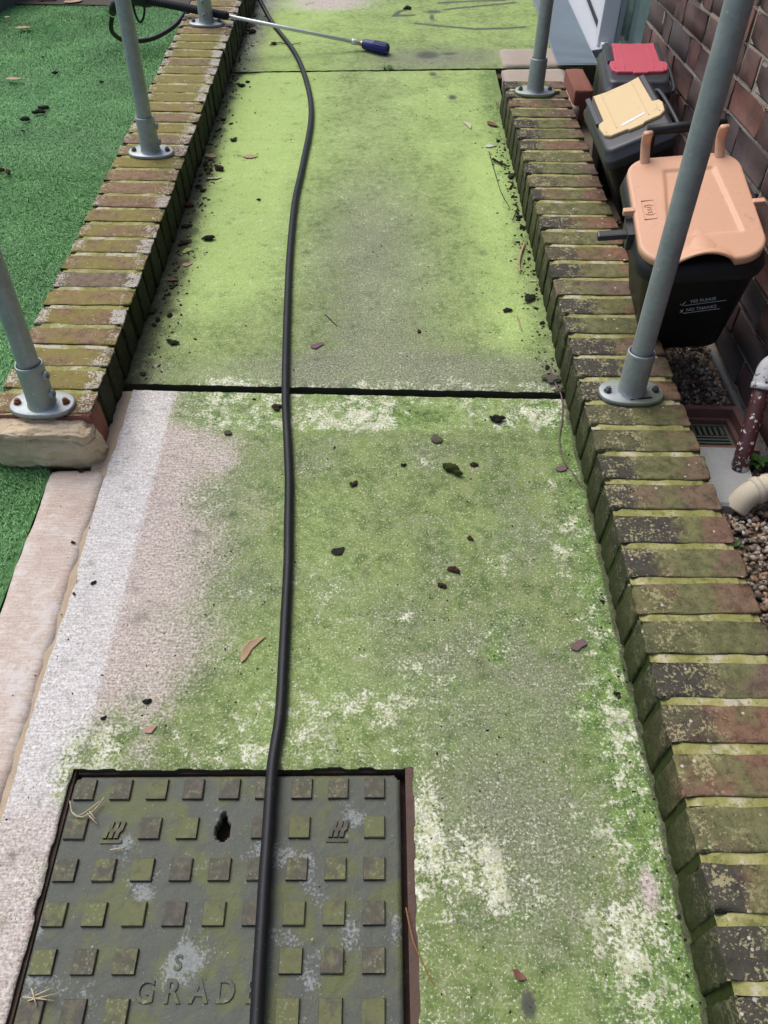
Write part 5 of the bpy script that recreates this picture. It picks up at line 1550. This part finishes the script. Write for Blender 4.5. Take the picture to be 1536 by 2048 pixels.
TWIGS = {
    'dark straight twig at the right wall' : [(-0.0597, 2.3333), (-0.0378, 2.3088), (-0.0117, 2.2812)] ,
    'tan curved twig by the right wall' : [(-0.0158, 1.8322), (-0.034, 1.7736), (-0.0438, 1.7242), (-0.0453, 1.6879)] ,
    'thin dark twig leaning along the right wall' : [(-0.0115, 2.031), (-0.0253, 1.988), (-0.0378, 1.9543)] ,
    'long trailing stem beside the right wall crossing the joint' : [(-0.0211, 1.2834), (-0.0153, 1.2259), (-0.0087, 1.1774), (-0.0191, 1.108), (-0.0351, 1.0452), (-0.0356, 0.985), (-0.0192, 0.9415), (-0.0084, 0.9064)] ,
    'orange pine needle beside the manhole frame' : [(-0.387, 0.1201), (-0.3783, 0.0794), (-0.3662, 0.0524), (-0.3518, 0.0273)] ,
    'black hairline twig right of hose on far slab' : [(-0.5658, 1.5101), (-0.5493, 1.4844), (-0.5331, 1.4591)] ,
    'fine dark stem at the right wall far end' : [(-0.0657, 2.3927), (-0.0596, 2.2492), (-0.0518, 2.1219), (-0.0354, 2.0315)] ,
    'thin dark root by the narrow joint at left wall' : [(-0.9833, 3.069), (-0.9283, 3.0624), (-0.8754, 3.0752)] ,
    'twisted tan twig fragments on the far slab' : [(-0.0755, 1.4929), (-0.073, 1.4595), (-0.0696, 1.4348)] ,
    'brown twig on the landing crossing under hose' : [(-0.8774, 3.3476), (-0.8385, 3.3735), (-0.7959, 3.3556), (-0.7537, 3.3706)] ,
}
STRAW = {
    'clump of dry straw on the manhole top left corner' : [[(-0.8947, 0.2569), (-0.8772, 0.2478), (-0.8607, 0.2581), (-0.8485, 0.2778)], [(-0.8714, 0.2552), (-0.8506, 0.2381)], [(-0.8683, 0.2582), (-0.8554, 0.2455)], [(-0.8848, 0.2479), (-0.8703, 0.2567), (-0.854, 0.2717)], [(-0.9001, 0.272), (-0.8928, 0.2553), (-0.8851, 0.2493)]] ,
    'crossed straw stalks low on the manhole cover' : [[(-0.8966, 0.0154), (-0.8537, 0.0107)], [(-0.8875, 0.025), (-0.8752, 0.0052)], [(-0.8887, 0.0109), (-0.8539, 0.0186)], [(-0.8811, 0.0164), (-0.8609, 0.0249)]] ,
    'short pale straw on the manhole second row' : [[(-0.8225, 0.2006), (-0.7996, 0.204)]] ,
}
def dmat(name, a, b, sc=90, rough=0.9, bd=0.003):
    t = NT(name); P = t.shifted(9.0)
    n1 = t.noise(sc, 4, 0.65, P); n2 = t.noise(sc * 4, 3, 0.6, P)
    return t.done(t.mix(t.math('ADD', t.math('MULTIPLY', n1, 0.6), t.math('MULTIPLY', n2, 0.4)), a, b), rough, 0.0, t.bump(n2, 0.8, bd), 0.3)
DM = {'black': dmat("black_soil", (0.006, 0.007, 0.004), (0.032, 0.030, 0.018)), 'brown': dmat("brown_soil", (0.022, 0.013, 0.007), (0.085, 0.050, 0.030)),
      'red': dmat("reddish_soil", (0.040, 0.014, 0.009), (0.120, 0.050, 0.032)), 'grey': dmat("grey_crumb", (0.085, 0.075, 0.055), (0.200, 0.175, 0.130)),
      'moss': dmat("moss_clump", (0.008, 0.016, 0.002), (0.090, 0.120, 0.014), 140), 'tan': dmat("tan_leaf", (0.28, 0.19, 0.10), (0.48, 0.35, 0.21), 60, 0.7, 0.001),
      'pale': dmat("pale_leaf", (0.38, 0.34, 0.20), (0.58, 0.54, 0.38), 60, 0.7, 0.001), 'mauve': dmat("mauve_leaf", (0.10, 0.060, 0.062), (0.21, 0.135, 0.13), 60, 0.7, 0.001),
      'redleaf': dmat("red_leaf", (0.090, 0.030, 0.018), (0.26, 0.12, 0.085), 60, 0.6, 0.001), 'yellow': dmat("yellow_green_leaf", (0.16, 0.26, 0.05), (0.52, 0.50, 0.16), 45, 0.6, 0.001),
      'pink': dmat("pink_leaf", (0.30, 0.17, 0.12), (0.46, 0.30, 0.22), 60, 0.7, 0.001), 'dark': dmat("dark_twig", (0.012, 0.010, 0.007), (0.040, 0.030, 0.020)),
      'orange': dmat("orange_needle", (0.25, 0.09, 0.03), (0.42, 0.19, 0.08)), 'straw': dmat("straw", (0.42, 0.33, 0.18), (0.68, 0.58, 0.40)), 'white': dmat("white_leaf", (0.40, 0.43, 0.36), (0.56, 0.58, 0.52), 60, 0.6, 0.001)}

_ico = {}
def _icov(sub):
    if sub not in _ico:
        bm = bmesh.new(); bmesh.ops.create_icosphere(bm, subdivisions=sub, radius=1.0)
        _ico[sub] = (np.array([v.co for v in bm.verts]), [[q.index for q in f.verts] for f in bm.faces]); bm.free()
    return _ico[sub]
def clod_mesh(seed, flat=0.62, lumps=None):
    """crumbly clod: several rough lumps run together, unit width"""
    rg = np.random.default_rng(seed); bv, bf = _icov(2)
    vs = []; fs = []
    n = lumps or int(rg.integers(5, 9))
    for k in range(n):
        c = np.array([rg.uniform(-0.34, 0.34), rg.uniform(-0.34, 0.34), rg.uniform(-0.05, 0.12)]) if k else np.zeros(3)
        r = rg.uniform(0.10, 0.22) if k else 0.33
        nz = 1 + 0.9 * (fbm(bv[:, 0] * 2 + bv[:, 2] * 1.3, bv[:, 1] * 2 - bv[:, 2], 1.6, 3, seed + k * 7) - 0.5) + rg.uniform(-0.13, 0.13, len(bv))
        p = bv * (r * nz)[:, None] + c
        p[:, 2] = np.maximum(p[:, 2] * flat, -0.16)
        b0 = len(vs); vs += p.tolist(); fs += [[i + b0 for i in f] for f in bf]
    return pd_mesh("clod", vs, fs)

def leaf_bm(kind, s, rg):
    """thin closed leaf with its own bend; s = overall length"""
    bm = bmesh.new(); N = 28
    asp = {'leaf_flat': 0.62, 'leaf_oak': 0.55, 'leaf_curl': 0.50, 'leaf_long': 0.26}[kind]
    bend = {'leaf_flat': 0.10, 'leaf_oak': 0.08, 'leaf_curl': 0.55, 'leaf_long': 0.12}[kind]
    tw = rg.uniform(-0.5, 0.5)
    def z(x, y): return s * (bend * 1.6 * (y / s) ** 2 / (asp * asp) * 0.4 + bend * 0.5 * (x / s) ** 2 + tw * bend * (x / s) * (y / s) * 2) + 0.0012
    rows = []; ph = rg.uniform(0, 20)
    for i in range(N + 1):
        t = i / N; x = (t - 0.5) * s
        w = math.sin(math.pi * min(1, max(0, t)) ** 0.85) ** 0.75
        if kind == 'leaf_oak': w *= 0.70 + 0.42 * abs(math.cos(t * math.pi * 3.6))
        else: w *= 1 + 0.04 * rg.uniform(-1, 1) + 0.10 * math.sin(t * 11 + ph) * math.sin(t * 5 + ph)
        w = max(w, 0.02) * asp * s * 0.5
        sk = 0.10 * s * math.sin(t * 4 + ph) * (kind != 'leaf_oak')
        rg_ = 0.0 if kind in ('leaf_oak', 'leaf_long') else 0.15 * math.sin(t * 7 + ph * 2)
        rows.append([(x, w * (k / 3.0) * (1 + (rg_ if k > 0 else -rg_)) + sk) for k in range(-3, 4)])
    top = [[bm.verts.new((x, y, z(x, y) + 0.0006)) for x, y in r] for r in rows]
    bot = [[bm.verts.new((x, y, z(x, y))) for x, y in r] for r in rows]
    for i in range(N):
        for k in range(6):
            bm.faces.new((top[i][k], top[i + 1][k], top[i + 1][k + 1], top[i][k + 1]))
            bm.faces.new((bot[i][k], bot[i][k + 1], bot[i + 1][k + 1], bot[i + 1][k]))
        bm.faces.new((top[i][0], bot[i][0], bot[i + 1][0], top[i + 1][0]))
        bm.faces.new((top[i][6], top[i + 1][6], bot[i + 1][6], bot[i][6]))
    if kind == 'leaf_oak':
        tube(bm, catmull([(-s * 0.48, 0, 0.002), (-s * 0.7, 0.12 * s, 0.003), (-s * 0.95, 0.30 * s, 0.002)], 4), 0.0009, 6)
    return bm

ROT = {'long cream leaf lying open on the far slab': -1.15, 'pale leaf standing against the right wall': 1.45, 'tan curled leaf left of the hose on near slab': 0.95, 'tan oak leaf with stalk on bright green far slab': 0.0, 'long pale leaf at the wall near the moss tuft': 0.1}
rg = random.Random(21)
for i, (k, lab, u, v, s) in enumerate(DEBRIS):
    rz = ROT.get(lab, rg.uniform(-0.6, 0.6))
    if k in ('clod', 'moss'):
        key = 'moss' if k == 'moss' or 'moss' in lab.split('above')[0].split('below')[0].split('beside')[0].split('right of')[0].split('left of')[0].split('and the')[0] and 'black' not in lab else ('red' if 'red' in lab else 'brown' if 'brown' in lab and 'grey' not in lab else 'grey' if 'grey' in lab or 'pale' in lab.split('on')[0] else 'black')
        flat = 0.30 if any(q in lab for q in ('flat', 'flake', 'sliver', 'patch', 'heap')) else 0.62
        asp = 0.55 if k == 'moss' and s > 0.05 else rg.uniform(0.6, 0.9)
        o = mesh_obj("moss_clump" if k == 'moss' else ("stone_chip" if 'stone' in lab.split('under')[0] else "soil_clod"), clod_mesh(500 + i, flat), DM[key], None, RAMP @ Matrix.Translation((u, v, 0.16 * s * 0.9)) @ Matrix.Rotation(rz, 4, 'Z') @ Matrix.Diagonal((s, s * asp, s * 0.9, 1)))
        tag(o, lab, "moss" if k == 'moss' else "stone" if 'stone' in lab.split('under')[0] else "soil clod", "clods and crumbs on the path")
    else:
        key = 'yellow' if 'yellow and' in lab else 'redleaf' if 'red brown' in lab or 'curled brown' in lab or 'leaf bud' in lab else 'mauve' if 'mauve' in lab or 'purple' in lab else 'black' if 'black' in lab else 'white' if 'whitish' in lab else 'pink' if 'pink' in lab else 'tan' if 'tan' in lab else 'pale'
        lift = 0.010 if 'standing' in lab else 0.0
        Mx = RAMP @ Matrix.Translation((u, v, 0.0008 + lift)) @ Matrix.Rotation(rz, 4, 'Z')
        if 'standing' in lab: Mx = Mx @ Matrix.Rotation(0.7, 4, 'X')
        o = bm_obj("bark_sliver" if 'bark' in lab else "fallen_leaf", leaf_bm(k, s, rg), DM[key], None, Mx, True)
        tag(o, lab, "bark" if 'bark' in lab else "leaf", "fallen leaves on the path")
for lab, pts in TWIGS.items():
    bm = bmesh.new()
    r = 0.0042 if 'straight' in lab or 'tan curved' in lab else 0.0012 if any(q in lab for q in ('hairline', 'needle', 'fine')) else 0.0022
    c = catmull([(u, v, r + 0.001 + 0.003 * rg.random()) for u, v in pts], 5)
    tube(bm, c, r, 7, True, lambda i, n, r=r: r * (1.0 - 0.5 * i / n) * (0.85 + 0.3 * rg.random()))
    key = 'tan' if 'tan' in lab else 'orange' if 'orange' in lab else 'mauve' if 'trailing' in lab else 'red' if 'brown' in lab else 'dark'
    tag(bm_obj("twig", bm, DM[key], None, RAMP, True), lab, "twig", "twigs and stems on the path")
for lab, ls in STRAW.items():
    bm = bmesh.new()
    for l in ls:
        tube(bm, catmull([(u, v, 0.001 + 0.004 * rg.random()) for u, v in l], 4) if len(l) > 2 else [(u, v, 0.001 + 0.002 * rg.random()) for u, v in l], 0.0009, 6)
    tag(bm_obj("straw", bm, DM['straw'], None, RAMP, True), lab, "straw", "straw on the manhole cover")
# twig resting on the near right foot plate
bm = bmesh.new(); tube(bm, [(-0.012, -0.030, 0.0), (0.012, -0.026, 0.001), (0.034, -0.022, 0.0)], 0.0013, 6)
tag(bm_obj("twig", bm, DM['dark'], None, Matrix.Translation((0.5136, 1.3503, -0.9265 + ZC)) @ Matrix.Rotation(SR, 4, 'X') @ Matrix.Translation((0.004, 0, 0.0125)), True), "thin dark twig on the foot plate of nearest right post", "twig", "twigs and stems on the path")

# dark crumbs and pale flakes too small to count
def crumbs():
    bm = bmesh.new(); bmesh.ops.create_icosphere(bm, subdivisions=1, radius=1.0)
    bv = np.array([v.co for v in bm.verts]); bf = np.array([[q.index for q in f.verts] for f in bm.faces]); bm.free()
    U = []; V = []; S = []; C = []
    def add(n, fu, fv, s0, s1, cols):
        for _ in range(n):
            U.append(fu()); V.append(fv()); S.append((s0 + (s1 - s0) * RNG.random() ** 2.2) * (1.7 if RNG.random() < 0.05 else 1.0)); C.append(cols[RNG.integers(len(cols))])
    dk = [(0.014, 0.012, 0.007), (0.030, 0.020, 0.012), (0.020, 0.024, 0.008), (0.06, 0.035, 0.02)]
    lt = [(0.48, 0.44, 0.28), (0.60, 0.57, 0.45), (0.34, 0.30, 0.16)]
    add(330, lambda: -1.0 + abs(RNG.normal(0, 0.035)), lambda: RNG.uniform(1.26, 3.9), 0.0015, 0.0048, dk)
    add(90, lambda: -1.0 + abs(RNG.normal(0, 0.02)), lambda: RNG.uniform(1.26, 3.6), 0.003, 0.008, dk)
    add(60, lambda: -0.006 - abs(RNG.normal(0, 0.014)), lambda: RNG.uniform(1.24, 2.5), 0.003, 0.007, dk)
    add(230, lambda: -0.005 - abs(RNG.normal(0, 0.030)), lambda: RNG.uniform(1.22, 2.6), 0.0013, 0.0042, dk)
    add(120, lambda: -0.004 - abs(RNG.normal(0, 0.020)), lambda: RNG.uniform(-0.1, 1.2), 0.0010, 0.0028, dk)
    add(420, lambda: RNG.uniform(-0.97, -0.02), lambda: RNG.uniform(1.24, 3.05), 0.0008, 0.0024, dk)
    add(520, lambda: RNG.uniform(-0.88, -0.03), lambda: RNG.uniform(0.33, 1.2), 0.0005, 0.0013, dk)
    add(330, lambda: RNG.uniform(-0.85, -0.05), lambda: RNG.uniform(0.35, 1.2), 0.0007, 0.0020, dk)
    add(60, lambda: RNG.uniform(-0.36, -0.02), lambda: RNG.uniform(-0.05, 0.35), 0.0006, 0.0018, dk)
    add(40, lambda: RNG.uniform(-1.10, -0.90), lambda: RNG.uniform(0.2, 0.95), 0.0006, 0.0022, dk)
    add(130, lambda: RNG.uniform(-0.98, -0.02), lambda: RNG.uniform(1.24, 3.8), 0.0008, 0.0026, lt)
    add(60, lambda: RNG.uniform(-0.90, -0.4), lambda: RNG.uniform(-0.02, 0.31), 0.0005, 0.0016, lt + dk)
    U_, V_, S_ = np.array(U), np.array(V), np.array(S); n = len(U_)
    ok = np.abs(V_ - vj(U_)) > 0.012
    P = np.empty((n, len(bv), 3))
    for k in range(n):
        a = RNG.uniform(0, 6.28); ca, sa = math.cos(a), math.sin(a)
        b = bv * (1 + RNG.uniform(-0.3, 0.3, (len(bv), 1))) * np.array([1.35, 0.8, 0.55]) * S_[k]
        P[k] = np.stack([b[:, 0] * ca - b[:, 1] * sa + U_[k], b[:, 0] * sa + b[:, 1] * ca + V_[k], b[:, 2] + 0.25 * S_[k]], -1)
    P = P[ok]; C_ = np.array(C)[ok]; n = len(P)
    F = (bf[None] + (np.arange(n) * len(bv))[:, None, None]).reshape(-1, 3)
    me = pd_mesh("dirt_crumbs", P.reshape(-1, 3).tolist(), F.tolist())
    at = me.attributes.new("tint", 'FLOAT_COLOR', 'POINT'); cc = np.repeat(C_, len(bv), 0)
    at.data.foreach_set("color", np.concatenate([cc, np.ones((len(cc), 1))], 1).astype(np.float32).ravel())
    tag(mesh_obj("dirt_crumbs", me, M['crumb'], None, RAMP), "fine dark crumbs of soil scattered over the path", "dirt", kind="stuff")
crumbs()

# dark lumps and leaves on the turf
def on_lawn(x, y, s, ry=0.0): return Matrix.Translation((x, y, float(lawn_z(np.array(y))) + 0.012 + 0.1 * s)) @ Matrix.Rotation(ry, 4, 'Z')
for i, (x, y, px, asp, rz, lab) in enumerate((
    (-1.544, 3.952, 0.040, 0.9, 0.3, "round dark lump alone on the turf"),
    (-1.298, 3.831, 0.032, 0.8, 0.9, "small dark lump on turf nearest the left wall"),
    (-1.440, 3.470, 0.055, 0.55, 0.35, "upper of two dark sausage shaped lumps side by side on the turf"),
    (-1.446, 3.425, 0.060, 0.50, 0.25, "lower of two dark sausage shaped lumps side by side on the turf"),
    (-1.471, 3.337, 0.055, 0.60, 0.15, "dark lump just left of the paired lumps on the turf"),
    (-1.682, 4.200, 0.020, 0.9, 0.0, "tiny black lump far out on the turf"),
    (-1.445, 3.219, 0.018, 0.7, 0.0, "tiny black lump below the paired lumps on the turf"),
    (-1.352, 2.800, 0.062, 0.38, -1.1, "brown log shaped lump at the left edge of the turf"),
    (-1.385, 2.822, 0.040, 0.6, 0.6, "short brown lump beside the log shaped one on the turf"))):
    o = mesh_obj("dark_lump", clod_mesh(700 + i, 0.85, 3), DM['brown' if 'brown' in lab else 'black'], None, on_lawn(x, y, px, rz) @ Matrix.Diagonal((px, px * asp, px * 0.62, 1)), True)
    tag(o, lab, "lump", "dark lumps on the turf")
for x, y, s, rz, lab in ((-1.938, 4.68, 0.085, 0.2, "tan leaf farthest out on the turf"), (-1.689, 3.827, 0.070, 0.1, "tan curled leaf left of the round lump on the turf"), (-2.095, 4.885, 0.035, 0.5, "small pale leaf beside the dark planter"), (-1.56, 2.55, 0.02, 0.5, "tiny pale green leaf on the turf by the left wall")):
    o = bm_obj("fallen_leaf", leaf_bm('leaf_flat' if s < 0.08 else 'leaf_oak', s, rg), DM['tan' if 'tan' in lab else 'pale'], None, on_lawn(x, y, 0.06, rz) @ Matrix.Translation((0, 0, 0.006)), True)
    tag(o, lab, "leaf", "fallen leaves on the turf")
# brown leaf litter along the far edge of the turf
for k, (x, dy, s, key) in enumerate(((-2.02, 0.05, 0.11, 'redleaf'), (-1.86, 0.02, 0.12, 'tan'), (-1.50, 0.03, 0.14, 'pale'))):
    o = bm_obj("fallen_leaf", leaf_bm('leaf_flat', s, rg), DM[key], None, Matrix.Translation((x, 5.29 + dy, float(lawn_z(np.array(5.25))) + 0.016)) @ Matrix.Rotation(k * 0.7, 4, 'Z'), True)
    tag(o, ("reddish withered leaf in the litter beside the dark planter", "tan withered leaf in the litter at the far edge of turf", "pale withered leaf in the litter nearest the lance")[k], "leaf", "leaf litter beyond the turf")
# black clods on the right wall top
for i, (p, s, key, lab) in enumerate((((0.105, 2.585, 0.108), 0.034, 'black', "black mossy clod on the right wall below far post"), ((0.160, 2.60, 0.107), 0.045, 'brown', "flat brown clod beside the black one on right wall"))):
    o = mesh_obj("soil_clod", clod_mesh(760 + i, 0.4), DM[key], None, RWALL @ Matrix.Translation(p) @ Matrix.Diagonal((s, s * 0.55, s * 0.6, 1)), True)
    tag(o, lab, "soil clod", "clods on the right wall")

# weeds
def weed(mw, n, hgt, lab, seed, wid=0.010):
    rg2 = random.Random(seed); w = empty("weed", mw, lab, "weed")
    mat = bpy.data.materials.get("weed_leaf") or dmat("weed_leaf", (0.020, 0.070, 0.010), (0.075, 0.180, 0.030), 60, 0.6, 0.001)
    for k in range(n):
        a = rg2.uniform(0, 6.28); L_ = hgt * rg2.uniform(0.6, 1.1); bm = bmesh.new(); rows = []
        for i in range(7):
            t = i / 6; r = L_ * t; z = L_ * (0.9 * t - 0.55 * t * t) ; wd = wid * math.sin(math.pi * (0.08 + 0.9 * t)) * 0.5
            rows.append([bm.verts.new((r * 0.8, s_ * wd, z + abs(s_) * wd * 0.3)) for s_ in (-1, 0, 1)])
        for p, q in zip(rows[:-1], rows[1:]):
            for j in (0, 1): bm.faces.new((p[j], q[j], q[j + 1], p[j + 1]))
        bm_obj("leaf", bm, mat, w, Matrix.Translation((rg2.uniform(-1, 1) * hgt * 0.25, rg2.uniform(-1, 1) * hgt * 0.15, 0)) @ Matrix.Rotation(a, 4, 'Z'), True)
weed(RAMP @ Matrix.Translation((-0.40, 3.095, -0.004)), 7, 0.034, "tiny green weed sprouting from the far narrow joint", 1, 0.012)
weed(Matrix.Translation((0.783, 1.262, GZ + 0.01)), 16, 0.055, "bright green weed at the house wall behind the brown pipe", 2, 0.016)
weed(Matrix.Translation((0.668, 1.02, GZ + 0.008)), 5, 0.016, "tiny green seedling in the gravel beside the right wall", 3, 0.010)
